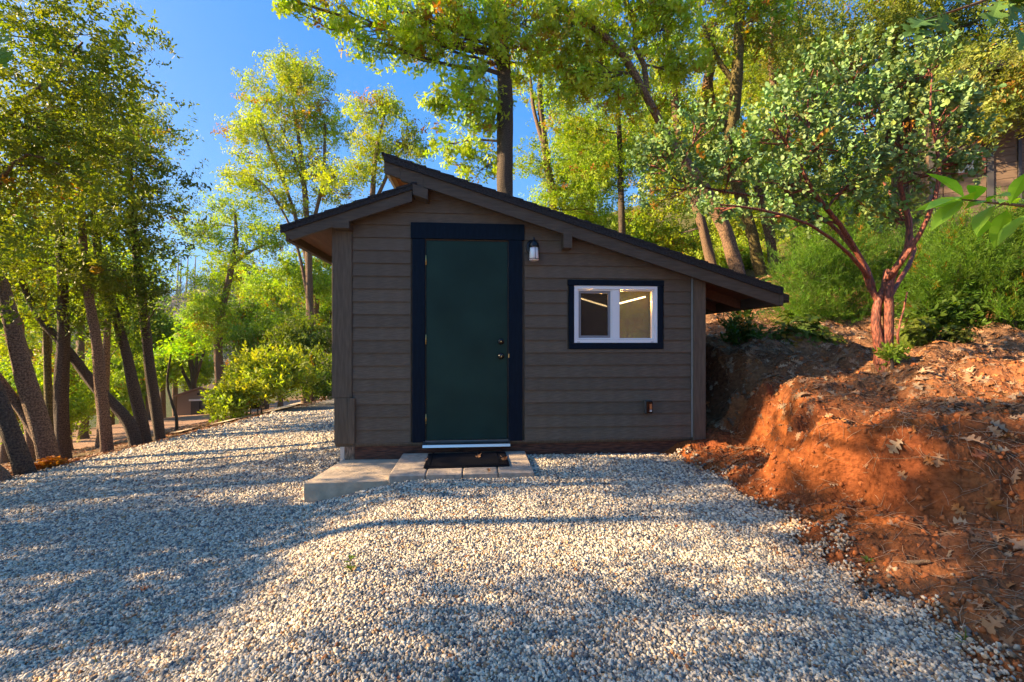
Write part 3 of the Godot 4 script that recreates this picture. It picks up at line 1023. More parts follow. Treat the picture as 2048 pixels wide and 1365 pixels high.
	lathe(st, [Vector2(0, 0.04), Vector2(0.052, 0.04), Vector2(0.052, 0.05), Vector2(0.047, 0.075), Vector2(0.034, 0.098), Vector2(0.013, 0.112), Vector2(0.009, 0.125), Vector2(0.012, 0.132), Vector2(0.006, 0.142), Vector2(0, 0.143)], 20, Vector3(0, 0, 0.085))
	tube(st, [Vector3(-0.005, 0.06, 0.015), Vector3(0, 0.105, 0.035), Vector3(0, 0.112, 0.085)], [0.008, 0.008, 0.008], 8)
	put(done(st), "cap", M.black_metal, lp)
	st = st_new()
	lathe(st, [Vector2(0, -0.095), Vector2(0.04, -0.095), Vector2(0.049, -0.09), Vector2(0.04, 0.038), Vector2(0, 0.039)], 24, Vector3(0, 0, 0.085))
	put(done(st), "glass_shade", M.frosted_glass, lp)
	for i in 4:
		var a := TAU * i / 4 + 0.1
		st = st_new()
		tube(st, [Vector3(sin(a) * 0.05, 0.045, cos(a) * 0.05 + 0.085), Vector3(sin(a) * 0.062, -0.075, cos(a) * 0.062 + 0.085), Vector3(sin(a) * 0.062, -0.088, cos(a) * 0.062 + 0.085)], [0.0028, 0.0028, 0.0028], 5)
		put(done(st), "cage_bar", M.black_metal, lp)
	st = st_new()
	var ring := []
	var rr := []
	for i in 25:
		ring.append(Vector3(sin(TAU * i / 24) * 0.062, -0.082, cos(TAU * i / 24) * 0.062 + 0.085))
		rr.append(0.003)
	tube(st, ring, rr, 5)
	put(done(st), "cage_ring", M.black_metal, lp)
	# outlet
	var ob := thing("outlet_box", "brown weatherproof outlet box low on the siding under the window", "outlet", from_shed(Vector3(1.415, 0.565, 0.012)), deg_to_rad(YAW))
	put(bevel(Vector3(-0.04, -0.07, 0), Vector3(0.04, 0.07, 0.045), 0.006), "cover", M.grey_plastic, ob)
	put(bevel(Vector3(-0.034, -0.062, 0.0455), Vector3(0.036, 0.064, 0.056), 0.006), "lid", M.bronze, ob)
	put(boxm(Vector3(0.004, -0.02, 0.0565), Vector3(0.028, 0.035, 0.0575)), "orange_label", M.orange_label, ob)
	for i in 2:
		put(boxm(Vector3(0.004, -0.032 - i * 0.012, 0.0565), Vector3(0.028, -0.026 - i * 0.012, 0.0575)), "printed_line", M.white_print, ob)
	# step of concrete slab and pavers
	var slab := MeshInstance3D.new()
	st = st_new()
	prism(st, PackedVector2Array([Vector2(-1.72, 3.72), Vector2(-0.9, 3.8), Vector2(-0.9, 4.5), Vector2(-1.68, 4.47)]), -0.22, 0.07)
	slab.mesh = done(st)
	slab.material_override = M.concrete
	slab.name = "concrete_slab"
	slab.rotation.x = -PI / 2
	add_child(slab)
	tag(slab, "low cast concrete slab at the shed corner, exposed where gravel drops away", "slab")
	var rows := [[-1.096, -0.792, 0.02, 0.752, "full depth grey concrete paver left of the doormat"], [-0.788, -0.482, 0.362, 0.752, "front paver under the left half of the doormat"], [-0.478, -0.182, 0.362, 0.752, "front paver under the right half of the doormat"], [-0.176, 0.132, 0.362, 0.748, "front paver right of the doormat, oak leaves at its edge"], [-0.788, -0.33, 0.02, 0.358, "back paver against the sill beneath the doormat, left"], [-0.326, 0.132, 0.02, 0.358, "back paver against the sill at the right end of the step"]]
	for r in rows:
		var p := put(bevel(Vector3(r[0], -0.02, r[2]), Vector3(r[1], 0.132 + rng.randf_range(-0.003, 0.003), r[3]), 0.011), "paver", M.paver)
		p.position = Vector3(0, 0, -4.59)
		p.rotation.y = deg_to_rad(YAW)
		tag(p, r[4], "paver", "pavers of the door step")
	var mt := thing("doormat", "black rubber doormat with grooved border on the pavers before the door", "doormat", from_shed(Vector3(-0.45, 0.136, 0.345)), deg_to_rad(YAW + 1.0))
	put(bevel(Vector3(-0.38, 0, -0.25), Vector3(0.38, 0.009, 0.25), 0.003), "mat_base", M.rubber, mt)
	put(bevel(Vector3(-0.29, 0.0095, -0.2), Vector3(0.29, 0.014, 0.2), 0.003), "mat_field", M.rubber, mt)
	frame_flat(mt, "mat_border", M.rubber, 0.36, 0.23, 0.03, 0.0095, 0.0135)

func prism_side(st: SurfaceTool, zy: Array, x0: float, x1: float) -> void:
	var n := zy.size()
	for i in n:
		var a: Vector2 = zy[i]
		var b: Vector2 = zy[(i + 1) % n]
		quad(st, Vector3(x0, b.y, b.x), Vector3(x0, a.y, a.x), Vector3(x1, a.y, a.x), Vector3(x1, b.y, b.x))
	for i in range(1, n - 1):
		for p in [zy[0], zy[i + 1], zy[i]]:
			st.add_vertex(Vector3(x1, p.y, p.x))
		for p in [zy[0], zy[i], zy[i + 1]]:
			st.add_vertex(Vector3(x0, p.y, p.x))

func frame(parent: Node, called: String, m: Material, x0: float, y0: float, x1: float, y1: float, w: float, z0: float, z1: float) -> void:
	var st := st_new()
	box(st, Vector3(x0, y0, z0), Vector3(x1, y0 + w, z1))
	box(st, Vector3(x0, y1 - w, z0), Vector3(x1, y1, z1))
	box(st, Vector3(x0, y0 + w, z0), Vector3(x0 + w, y1 - w, z1))
	box(st, Vector3(x1 - w, y0 + w, z0), Vector3(x1, y1 - w, z1))
	put(done(st), called, m, parent)

func frame_flat(parent: Node, called: String, m: Material, hx: float, hz: float, w: float, y0: float, y1: float) -> void:
	var st := st_new()
	box(st, Vector3(-hx, y0, -hz), Vector3(hx, y1, -hz + w))
	box(st, Vector3(-hx, y0, hz - w), Vector3(hx, y1, hz))
	box(st, Vector3(-hx, y0, -hz + w), Vector3(-hx + w, y1, hz - w))
	box(st, Vector3(hx - w, y0, -hz + w), Vector3(hx, y1, hz - w))
	put(done(st), called, m, parent)

func shingle_course(x0: float, x1: float, right: bool) -> ArrayMesh:
	var st := st_new()
	var butt := 0.014
	var a := (top_r(x0) if right else top_l(x0))
	var b := (top_r(x1) if right else top_l(x1))
	var ta := 0.002 if right else butt
	var tb := butt if right else 0.002
	prism(st, PackedVector2Array([Vector2(x0, a - 0.012), Vector2(x1, b - 0.012), Vector2(x1, b + tb), Vector2(x0, a + ta)]), -2.27, 0.176)
	return done(st)

# ------------------------------------------------------------------ woods
func woods() -> void:
	var OLIVE := Color(0.24, 0.31, 0.055)
	var DARK := Color(0.16, 0.23, 0.045)
	var LIME := Color(0.35, 0.5, 0.055)
	var MID := Color(0.2, 0.33, 0.045)
	var YEL := Color(0.42, 0.52, 0.055)
	var FRESH := Color(0.36, 0.58, 0.05)
	# --- the row of oaks along the left side of the drive
	tree("oak_tree", "thick rough barked oak leaning left over the drive edge, forked low down", "tree",
		[[[95, 915, 6.3, 0.125], [78, 850, 6.3, 0.112], [52, 760, 6.3, 0.106], [25, 660, 6.3, 0.096], [0, 560, 6.35, 0.086], [-30, 430, 6.4, 0.073], [-60, 250, 6.5, 0.053]], [[-30, 400, 6.4, 0.05], [0, 255, 6.4, 0.04], [70, 185, 6.5, 0.032], [115, 140, 6.6, 0.025], [165, 85, 6.7, 0.014]], [[-30, 330, 6.4, 0.04], [0, 262, 6.5, 0.03], [90, 258, 6.6, 0.024], [160, 285, 6.8, 0.018], [230, 315, 6.9, 0.01]], [[-30, 440, 6.4, 0.04], [0, 360, 6.3, 0.03], [55, 310, 6.2, 0.02], [120, 330, 6.2, 0.01]], [[80, 880, 6.3, 0.079], [45, 825, 6.3, 0.066], [0, 765, 6.2, 0.059], [-70, 680, 6.0, 0.053]]],
		[[60, 60, 6.4, 170, 90, 343], [175, 170, 6.8, 120, 80, 237], [40, 230, 6.2, 130, 90, 277], [110, 350, 6.6, 120, 80, 198], [-60, 420, 6.5, 120, 100, 132]],
		{"kind": "small", "tint": OLIVE, "bark": "oak_bark", "gold": 0.03}, "oaks along the left of the drive")
	tree("oak_tree", "stout dark mossy oak trunk at the left edge of the photo", "tree",
		[[[55, 965, 5.6, 0.111], [25, 880, 5.6, 0.095], [0, 810, 5.6, 0.09], [-70, 640, 5.7, 0.074], [-160, 300, 5.9, 0.053]]],
		[[-140, 260, 5.9, 160, 140, 250], [-60, 480, 5.8, 80, 60, 72]],
		{"kind": "small", "tint": OLIVE, "bark": "dark_bark"}, "oaks along the left of the drive")
	tree("oak_tree", "short leaning trunk in the bottom left corner by the gravel", "tree",
		[[[25, 985, 5.2, 0.069], [0, 950, 5.2, 0.063], [-60, 890, 5.1, 0.058], [-180, 700, 5.0, 0.047]]],
		[[-200, 560, 5.0, 120, 120, 105]],
		{"kind": "small", "tint": DARK, "bark": "oak_bark"}, "oaks along the left of the drive")
	tree("oak_tree", "dark upright oak trunk second in from the thick leaning oak", "tree",
		[[[126, 905, 8.4, 0.112], [122, 830, 8.4, 0.102], [124, 740, 8.4, 0.096], [128, 640, 8.4, 0.086], [120, 480, 8.5, 0.073], [105, 300, 8.6, 0.046]]],
		[[110, 300, 8.6, 120, 70, 237], [150, 420, 8.4, 100, 60, 171], [60, 520, 8.2, 80, 50, 112], [170, 560, 8.3, 60, 35, 72]],
		{"kind": "small", "tint": OLIVE, "bark": "dark_bark", "gold": 0.03}, "oaks along the left of the drive")
	tree("oak_tree", "slim mossy green trunk close behind the dark upright oak", "tree",
		[[[112, 900, 9.0, 0.073], [100, 830, 9.0, 0.066], [95, 750, 9.0, 0.063], [90, 640, 9.0, 0.056], [70, 480, 9.0, 0.04]]],
		[[70, 470, 9.0, 90, 70, 132], [90, 600, 9.2, 70, 40, 72]],
		{"kind": "small", "tint": LIME, "bark": "moss_bark"}, "oaks along the left of the drive")
	tree("oak_tree", "tall narrow oak with pale grey bark between crossing trunks", "tree",
		[[[212, 890, 8.2, 0.099], [203, 800, 8.2, 0.086], [195, 700, 8.2, 0.079], [178, 600, 8.2, 0.073], [165, 480, 8.3, 0.059], [160, 330, 8.4, 0.04]]],
		[[200, 280, 8.4, 110, 60, 211], [170, 420, 8.3, 100, 60, 145], [230, 540, 8.1, 60, 40, 72]],
		{"kind": "small", "tint": OLIVE, "bark": "oak_bark"}, "oaks along the left of the drive")
	tree("oak_tree", "strongly curved dark oak arching left from the drive edge", "tree",
		[[[270, 888, 8.8, 0.119], [258, 850, 8.8, 0.106], [232, 815, 8.75, 0.096], [195, 780, 8.7, 0.092], [160, 735, 8.6, 0.086], [125, 690, 8.5, 0.073], [80, 640, 8.4, 0.059], [40, 560, 8.3, 0.04]]],
		[[50, 560, 8.3, 90, 50, 105], [120, 620, 8.4, 80, 30, 79]],
		{"kind": "small", "tint": OLIVE, "bark": "dark_bark"}, "oaks along the left of the drive")
	tree("oak_tree", "dark slender oak leaning left, second from the right in its row", "tree",
		[[[290, 880, 9.2, 0.109], [272, 800, 9.2, 0.099], [255, 720, 9.2, 0.092], [232, 640, 9.2, 0.086], [208, 560, 9.2, 0.079], [192, 470, 9.2, 0.066], [180, 330, 9.3, 0.046]]],
		[[240, 330, 9.4, 100, 60, 198], [190, 440, 9.2, 90, 50, 145], [280, 560, 9.0, 60, 40, 85], [210, 640, 9.0, 60, 25, 52]],
		{"kind": "small", "tint": DARK, "bark": "dark_bark", "gold": 0.03}, "oaks along the left of the drive")
	tree("oak_tree", "dark straight oak at the right end of the row, nearest the far shed", "tree",
		[[[318, 872, 9.6, 0.106], [305, 780, 9.6, 0.096], [294, 690, 9.6, 0.089], [283, 600, 9.6, 0.083], [272, 500, 9.6, 0.073], [262, 400, 9.6, 0.059], [258, 310, 9.7, 0.04]]],
		[[300, 385, 9.6, 88, 50, 211], [255, 310, 9.7, 80, 45, 145], [290, 480, 9.5, 70, 40, 132], [255, 560, 9.4, 60, 35, 92], [310, 620, 9.3, 30, 40, 46], [285, 230, 9.9, 50, 45, 85]],
		{"kind": "small", "tint": DARK, "bark": "dark_bark", "gold": 0.03}, "oaks along the left of the drive")
	tree("oak_tree", "thin orange lit trunk far behind the forked leaning oak", "tree",
		[[[62, 900, 11.0, 0.086], [52, 820, 11.0, 0.079], [45, 740, 11.0, 0.073], [40, 600, 11.0, 0.053]]],
		[[40, 560, 11.0, 110, 80, 171]], {"kind": "far", "tint": LIME, "bark": "tan_bark", "size": 0.8}, "oaks along the left of the drive")
	tree("oak_tree", "short orange lit trunk standing on the pale leafy ground", "tree",
		[[[200, 878, 12.0, 0.106], [205, 820, 12.0, 0.099], [210, 760, 12.0, 0.086], [215, 640, 12.0, 0.066]]],
		[[230, 600, 12.0, 90, 80, 158]], {"kind": "far", "tint": LIME, "bark": "tan_bark", "size": 0.8}, "oaks along the left of the drive")
	tree("oak_tree", "small leaning tree beside the far dirt drive", "tree",
		[[[352, 835, 15.0, 0.045], [340, 795, 15.0, 0.04], [334, 760, 15.0, 0.036], [345, 690, 15.0, 0.025]]],
		[[345, 700, 15.0, 36, 24, 70]], {"kind": "far", "tint": FRESH, "bark": "dark_bark", "size": 0.8}, "trees round the far drive")
	# --- behind and round the far shed
	tree("oak_tree", "many stemmed spreading tree over the small far shed", "tree",
		[[[388, 800, 34.0, 0.2], [384, 740, 34.0, 0.16], [372, 690, 34.0, 0.1]], [[385, 780, 34.0, 0.16], [402, 720, 34.0, 0.1], [420, 680, 34.0, 0.07]], [[383, 780, 34.0, 0.15], [362, 735, 34.0, 0.1], [352, 690, 34.0, 0.07]], [[388, 760, 34.0, 0.12], [394, 710, 34.0, 0.09], [396, 670, 34.0, 0.06]]],
		[[385, 668, 34.0, 60, 34, 420], [345, 690, 34.0, 40, 30, 220], [428, 655, 34.0, 34, 36, 200], [405, 640, 35.0, 34, 22, 120]],
		{"kind": "far", "tint": FRESH, "bark": "dark_bark", "size": 1.25}, "trees round the far drive")
	tree("oak_tree", "tall lone oak with bare leaning trunk above the far shed", "tree",
		[[[440, 775, 22.0, 0.21], [436, 690, 22.0, 0.19], [443, 630, 22.0, 0.17], [452, 580, 22.0, 0.15], [464, 530, 22.0, 0.13], [472, 480, 22.0, 0.1], [470, 430, 22.0, 0.06]], [[462, 535, 22.0, 0.09], [490, 510, 22.0, 0.07], [530, 490, 22.0, 0.04]]],
		[[420, 450, 22.0, 50, 24, 130], [470, 420, 22.0, 50, 26, 150], [520, 455, 22.0, 60, 26, 190], [500, 500, 22.0, 70, 20, 170], [395, 475, 22.0, 34, 14, 60], [425, 560, 22.0, 40, 30, 150], [420, 615, 21.5, 36, 34, 200], [430, 660, 21.5, 40, 30, 150], [545, 500, 22.5, 45, 22, 120]],
		{"kind": "far", "tint": LIME, "bark": "oak_bark", "size": 0.85, "gold": 0.06}, "")
	tree("maple_tree", "tall yellow green many stemmed tree rising behind the shed's left roof", "tree",
		[[[622, 700, 21.0, 0.17], [618, 560, 21.0, 0.15], [612, 420, 21.0, 0.13], [600, 300, 21.0, 0.09], [585, 200, 21.0, 0.05]], [[618, 540, 21.0, 0.1], [580, 400, 21.0, 0.08], [540, 300, 21.0, 0.06], [515, 230, 21.0, 0.04]], [[618, 480, 21.0, 0.1], [645, 360, 21.0, 0.08], [650, 250, 21.0, 0.05]], [[616, 600, 21.0, 0.08], [590, 480, 21.0, 0.06], [545, 390, 21.0, 0.05], [500, 350, 21.0, 0.025]], [[612, 450, 21.0, 0.06], [600, 350, 21.0, 0.05], [560, 250, 21.0, 0.03]]],
		[[580, 150, 21.0, 55, 32, 264], [535, 200, 21.0, 60, 40, 304], [620, 195, 21.0, 60, 42, 320], [500, 260, 21.0, 42, 36, 192], [570, 255, 20.6, 70, 40, 288], [650, 260, 21.0, 50, 45, 256], [545, 320, 21.0, 60, 34, 192], [620, 330, 21.0, 60, 40, 224], [500, 370, 21.0, 60, 20, 136], [580, 400, 21.0, 50, 34, 144], [660, 370, 21.5, 50, 40, 176], [470, 350, 21.0, 34, 14, 56]],
		{"kind": "far", "tint": YEL, "bark": "oak_bark", "size": 0.82, "gold": 0.1, "clump": 0.15}, "")
	tree("maple_tree", "yellow green open crowned tree just left of the roof peak", "tree",
		[[[740, 700, 19.0, 0.2], [742, 500, 19.0, 0.16], [745, 380, 19.0, 0.12], [755, 290, 19.0, 0.07], [770, 230, 19.0, 0.04]], [[744, 420, 19.0, 0.09], [790, 320, 19.0, 0.06], [830, 280, 19.0, 0.03]]],
		[[730, 225, 19.0, 38, 30, 152], [785, 225, 19.0, 40, 24, 136], [730, 300, 19.0, 50, 36, 200], [800, 275, 19.0, 50, 30, 160], [700, 360, 19.0, 60, 30, 184], [840, 300, 19.0, 26, 30, 72], [770, 340, 19.0, 40, 24, 104]],
		{"kind": "far", "tint": YEL, "bark": "oak_bark", "size": 0.8, "gold": 0.06, "clump": 0.15}, "")
	var far := [
		[20, 470, 24, 150, 170, LIME, "rounded lime green tree behind the leftmost trunks"],
		[90, 620, 17, 110, 120, MID, "bright low tree glowing between the leaning oaks"],
		[160, 520, 22, 110, 150, MID, "lime green tree behind the tall narrow oak"],
		[220, 720, 26, 70, 60, LIME, "low sunlit thicket tree under the curved oak"],
		[300, 670, 26, 50, 50, MID, "low sunlit tree right of the straight dark oak"],
		[250, 600, 27, 110, 130, MID, "green tree behind the two slender dark oaks"],
		[350, 690, 36, 60, 30, LIME, "light green round tree below the distant ridge"],
		[410, 630, 44, 30, 24, LIME, "small light crown just under the distant conifers"],
		[490, 570, 52, 70, 60, OLIVE, "olive tree beyond the lone oak"],
		[560, 600, 34, 80, 80, LIME, "light green tree between lone oak and shed"],
		[530, 660, 26, 70, 60, MID, "leafy green tree behind the bright shrubs"],
		[610, 690, 20, 60, 60, DARK, "dark shaded tree beside the shed's left wall"],
		[630, 560, 24, 70, 80, LIME, "lime tree hanging beside the shed's left eave"],
		[660, 650, 28, 60, 100, MID, "green tree half hidden by the shed's left corner"],
		[480, 640, 30, 60, 50, MID, "small green tree right of the lone trunk"],
		[15, 800, 13, 60, 70, LIME, "sunlit thicket between the stout trunk and the forked oak"],
		[130, 790, 15, 60, 70, LIME, "sunlit thicket behind the dark upright oak"],
		[165, 815, 18, 40, 36, LIME, "low bright bush left of the orange lit trunk"],
		[245, 780, 26, 40, 40, LIME, "bright bush behind the foot of the curved oak"],
		[325, 735, 34, 30, 34, LIME, "bright bush between the straight dark oak and the far shed"],
		[60, 700, 19, 80, 80, YEL, "golden green thicket behind the forked leaning oak"],
		[262, 800, 30, 30, 22, FRESH, "low green bush between the two slender dark oaks"],
		[372, 735, 38, 50, 30, LIME, "lime thicket behind the far shed"],
		[300, 700, 40, 90, 60, YEL, "deep yellow green wood edge beyond the far drive"]]
	for f in far:
		var d: float = f[2]
		var blobs := []
		var n := 4
		for i in n:
			blobs.append([f[0] + rng.randf_range(-0.45, 0.45) * f[3], f[1] + rng.randf_range(-0.5, 0.5) * f[4], d + rng.randf_range(-1, 1), f[3] * 0.62, f[4] * 0.5, 170])
		var foot: float = f[1] + f[4] * 1.2
		tree("leafy_tree", f[6], "tree", [[[f[0], foot, d, 0.16], [f[0] + 4, f[1] + f[4] * 0.5, d, 0.13], [f[0] - 3, f[1], d, 0.08]]], blobs,
			{"kind": "far", "tint": f[5], "bark": "oak_bark", "size": clampf(d / 22.0, 0.8, 1.8), "gold": 0.05}, "trees in the valley on the left")
	# --- round the back of the shed and up the hill on the right
	tree("maple_tree", "big leaved maple with straight dark trunk behind the shed roof", "tree",
		[[[1014, 640, 11.0, 0.24], [1013, 500, 11.0, 0.22], [1012, 390, 11.0, 0.205], [1012, 290, 11.0, 0.195], [1010, 190, 11.0, 0.185], [1004, 90, 11.0, 0.17], [1008, -20, 11.0, 0.15], [1010, -200, 11.0, 0.1]]],
		[[770, 20, 9.6, 130, 42, 240], [680, 20, 9.8, 60, 30, 94], [720, 75, 9.8, 60, 36, 109], [840, 80, 10.2, 60, 50, 153], [900, 30, 10.2, 80, 50, 219], [960, 90, 10.4, 70, 60, 219], [930, 180, 10.6, 60, 46, 161], [975, 250, 10.8, 45, 50, 122], [870, 210, 10.6, 34, 22, 42], [900, 290, 11.4, 50, 30, 94], [960, 340, 11.6, 50, 30, 94], [1050, 40, 10.4, 70, 60, 219], [860, -60, 10.0, 200, 70, 292], [1060, 130, 11.4, 46, 50, 115], [590, 4, 9.6, 40, 10, 20]],
		{"kind": "oak", "tint": Color(0.46, 0.64, 0.06), "bark": "dark_bark", "size": 0.78, "gold": 0.13, "per": 16, "clump": 0.16}, "")
	tree("maple_tree", "slim twin stemmed tree right of the straight dark trunk", "tree",
		[[[1120, 640, 15.0, 0.16], [1108, 420, 15.0, 0.13], [1095, 330, 15.0, 0.12], [1085, 250, 15.0, 0.1], [1080, 170, 15.0, 0.08], [1090, 60, 15.0, 0.05]], [[1090, 300, 15.0, 0.08], [1068, 220, 15.0, 0.06], [1060, 150, 15.0, 0.04]]],
		[[1080, 90, 15.0, 60, 60, 312], [1110, 200, 15.0, 50, 40, 234], [1140, 340, 15.0, 50, 50, 260], [1060, 320, 15.0, 40, 30, 143], [1100, 400, 15.0, 50, 40, 247], [1180, 420, 15.5, 50, 40, 260]],
		{"kind": "far", "tint": LIME, "bark": "oak_bark", "size": 0.62, "gold": 0.06}, "trees up the hill behind the shed")
	tree("maple_tree", "thin dark tree above the middle of the shed roof", "tree",
		[[[1246, 640, 14.0, 0.12], [1244, 460, 14.0, 0.1], [1242, 360, 14.0, 0.09], [1238, 250, 14.0, 0.07], [1230, 120, 14.0, 0.04]]],
		[[1180, 260, 14.0, 70, 50, 338], [1250, 330, 14.2, 60, 40, 260], [1210, 150, 13.5, 70, 60, 390], [1270, 440, 14.6, 50, 40, 247], [1200, 370, 14.4, 50, 30, 182]],
		{"kind": "far", "tint": LIME, "bark": "dark_bark", "size": 0.6, "gold": 0.06}, "trees up the hill behind the shed")
	tree("oak_tree", "tan trunked oak leaning left with long limb crossing above the roof", "tree",
		[[[1478, 548, 12.0, 0.19], [1462, 500, 12.0, 0.185], [1440, 440, 12.0, 0.175], [1405, 370, 11.8, 0.12], [1340, 280, 11.5, 0.1], [1292, 190, 11.2, 0.09], [1245, 110, 11.0, 0.08], [1180, 50, 10.6, 0.07], [1100, 0, 10.2, 0.06], [980, -70, 9.6, 0.06]], [[1294, 195, 11.2, 0.075], [1288, 130, 11.2, 0.065], [1268, 90, 11.2, 0.06], [1270, 45, 11.2, 0.055], [1245, -20, 11.2, 0.07], [1240, -150, 11.2, 0.05]]],
		[[1130, 60, 10.6, 70, 50, 297], [1220, 60, 11.0, 70, 60, 338], [1180, 150, 11.2, 50, 45, 201], [1330, 60, 11.2, 60, 60, 275], [1200, -50, 10.6, 150, 50, 371], [1250, 190, 11.4, 50, 50, 179], [1290, 10, 11.0, 80, 40, 245], [1120, 160, 11.4, 50, 50, 189], [1360, 150, 11.8, 50, 40, 179]],
		{"kind": "oak", "tint": Color(0.46, 0.62, 0.06), "bark": "tan_bark", "size": 0.74, "gold": 0.1, "per": 16}, "")
	tree("oak_tree", "bare dark limbed oak left of the pale leaning trunk", "tree",
		[[[1425, 535, 13.0, 0.15], [1408, 470, 13.0, 0.14], [1390, 400, 13.0, 0.13], [1360, 280, 13.0, 0.11], [1345, 150, 13.0, 0.09], [1330, 20, 13.0, 0.06]]],
		[[1340, 300, 13.5, 60, 60, 330], [1380, 230, 13.5, 60, 50, 240], [1320, 400, 14.0, 60, 50, 240], [1350, 470, 14.4, 60, 40, 210], [1310, 150, 13.4, 50, 60, 220]],
		{"kind": "far", "tint": YEL, "bark": "oak_bark", "size": 0.6, "gold": 0.12}, "trees up the hill behind the shed")
	tree("oak_tree", "mossy trunked oak curving up behind the grey green manzanita", "tree",
		[[[1525, 560, 14.0, 0.17], [1500, 450, 13.6, 0.16], [1455, 300, 13.0, 0.15], [1468, 240, 12.6, 0.145], [1475, 150, 12.2, 0.14], [1480, 30, 12.0, 0.12], [1490, -150, 12.0, 0.08]], [[1474, 170, 12.3, 0.07], [1430, 110, 12.3, 0.06], [1400, 30, 12.3, 0.04]]],
		[[1430, 60, 12.2, 60, 60, 294], [1520, 40, 12.2, 60, 60, 294], [1400, -40, 12.0, 120, 50, 315], [1480, 330, 14.0, 60, 60, 251], [1420, 300, 13.6, 50, 60, 210]],
		{"kind": "oak", "tint": LIME, "bark": "moss_bark", "size": 0.8, "gold": 0.1, "per": 16}, "trees up the hill behind the shed")
	tree("oak_tree", "straight pale trunk with broken fork above the manzanita", "tree",
		[[[1548, 570, 14.5, 0.15], [1540, 470, 14.5, 0.14], [1500, 330, 14.0, 0.13], [1420, 200, 13.4, 0.15], [1424, 120, 13.2, 0.12], [1415, 50, 13.0, 0.09]]],
		[[1560, 430, 15.0, 60, 60, 260], [1600, 340, 15.0, 70, 60, 280], [1540, 220, 14.5, 60, 70, 280]],
		{"kind": "far", "tint": YEL, "bark": "tan_bark", "size": 0.6, "gold": 0.1}, "trees up the hill behind the shed")
	tree("oak_tree", "slender pale stem among leaves at the top right of centre", "tree",
		[[[1600, 540, 15.0, 0.13], [1580, 400, 14.6, 0.12], [1545, 150, 14.0, 0.1], [1550, 0, 13.6, 0.08], [1545, -100, 13.6, 0.06]]],
		[[1560, 120, 14.0, 60, 60, 260], [1620, 220, 14.4, 60, 60, 280], [1600, 30, 13.6, 60, 60, 260]],
		{"kind": "far", "tint": OLIVE, "bark": "oak_bark", "size": 0.6, "gold": 0.1}, "trees up the hill behind the shed")
	tree("live_oak", "dense dark olive live oak filling the upper right corner", "tree",
		[[[1820, 520, 12.0, 0.22], [1800, 330, 11.8, 0.19], [1790, 150, 11.5, 0.16], [1800, -50, 11.2, 0.1]]],
		[[1700, 60, 11.0, 90, 70, 368], [1830, 40, 11.0, 100, 70, 400], [1960, 40, 10.6, 100, 80, 384], [1760, 170, 11.4, 90, 60, 304], [1920, 130, 10.8, 90, 50, 336], [2050, 90, 10.4, 80, 60, 256], [1680, 170, 12.0, 70, 60, 224], [1830, 240, 11.6, 50, 40, 152], [1860, -60, 10.8, 200, 60, 320]],
		{"kind": "small", "tint": OLIVE, "bark": "dark_bark", "size": 1.15, "gold": 0.04}, "")
	tree("live_oak", "pale leaved spray of live oak hanging over the hillside house", "tree",
		[[[2180, 520, 9.4, 0.15], [2150, 300, 9.2, 0.12], [2080, 160, 9.0, 0.08]]],
		[[2000, 185, 8.8, 50, 18, 110], [1985, 225, 8.7, 46, 20, 90], [1900, 165, 9.0, 50, 30, 130], [1985, 140, 8.8, 50, 26, 130], [1920, 215, 8.9, 40, 24, 80], [1950, 250, 8.8, 26, 22, 50], [2050, 210, 8.5, 30, 30, 70], [2070, 120, 8.8, 60, 40, 220], [1930, 215, 9.2, 40, 16, 70], [2160, 240, 9.0, 50, 40, 100]],
		{"kind": "small", "tint": Color(0.3, 0.36, 0.09), "bark": "dark_bark", "size": 1.0, "gold": 0.05, "lift": -0.3}, "")
	var hill := [
		[1100, 500, 20, 90, 60, LIME, "bright low tree just above the middle of the roof slope"],
		[1230, 530, 22, 110, 70, YEL, "golden green thicket tree low behind the roof slope"],
		[1340, 540, 19, 90, 70, LIME, "lime thicket tree left of the tan trunks"],
		[1470, 470, 24, 120, 90, YEL, "yellow green tree glowing between the tan trunks"],
		[1600, 500, 20, 90, 70, LIME, "bright leafy tree behind the right end of the roof"],
		[1390, 360, 26, 120, 110, YEL, "tall golden green tree deep behind the leaning oaks"],
		[1560, 300, 26, 130, 130, LIME, "tall light green tree deep behind the manzanita"],
		[1700, 420, 16, 110, 90, OLIVE, "olive tree on the hill behind the manzanita crown"],
		[1780, 330, 18, 120, 110, LIME, "light green tree left of the hillside house"],
		[1300, 250, 24, 120, 120, LIME, "tall lime green tree deep above the roof slope"],
		[1450, 130, 24, 140, 120, YEL, "high yellow green crown deep in the top right woods"],
		[1640, 120, 22, 140, 130, OLIVE, "high olive crown deep behind the live oak"],
		[1180, 330, 26, 80, 80, LIME, "airy lime crown right of the slim twin stems"],
		[1030, 480, 24, 80, 50, FRESH, "green tree low behind the roof ridge"],
		[1160, 455, 17, 70, 40, LIME, "leafy low tree right behind the upper roof slope"],
		[1290, 490, 16, 70, 40, FRESH, "green low tree right behind the middle roof slope"],
		[1385, 520, 15, 60, 36, YEL, "golden green bush at the foot of the tan trunks"],
		[1500, 530, 16.5, 60, 36, LIME, "bright bush between the two rightmost pale trunks"],
		[1850, 480, 13, 100, 60, DARK, "dark bush like tree below the hillside house"]]
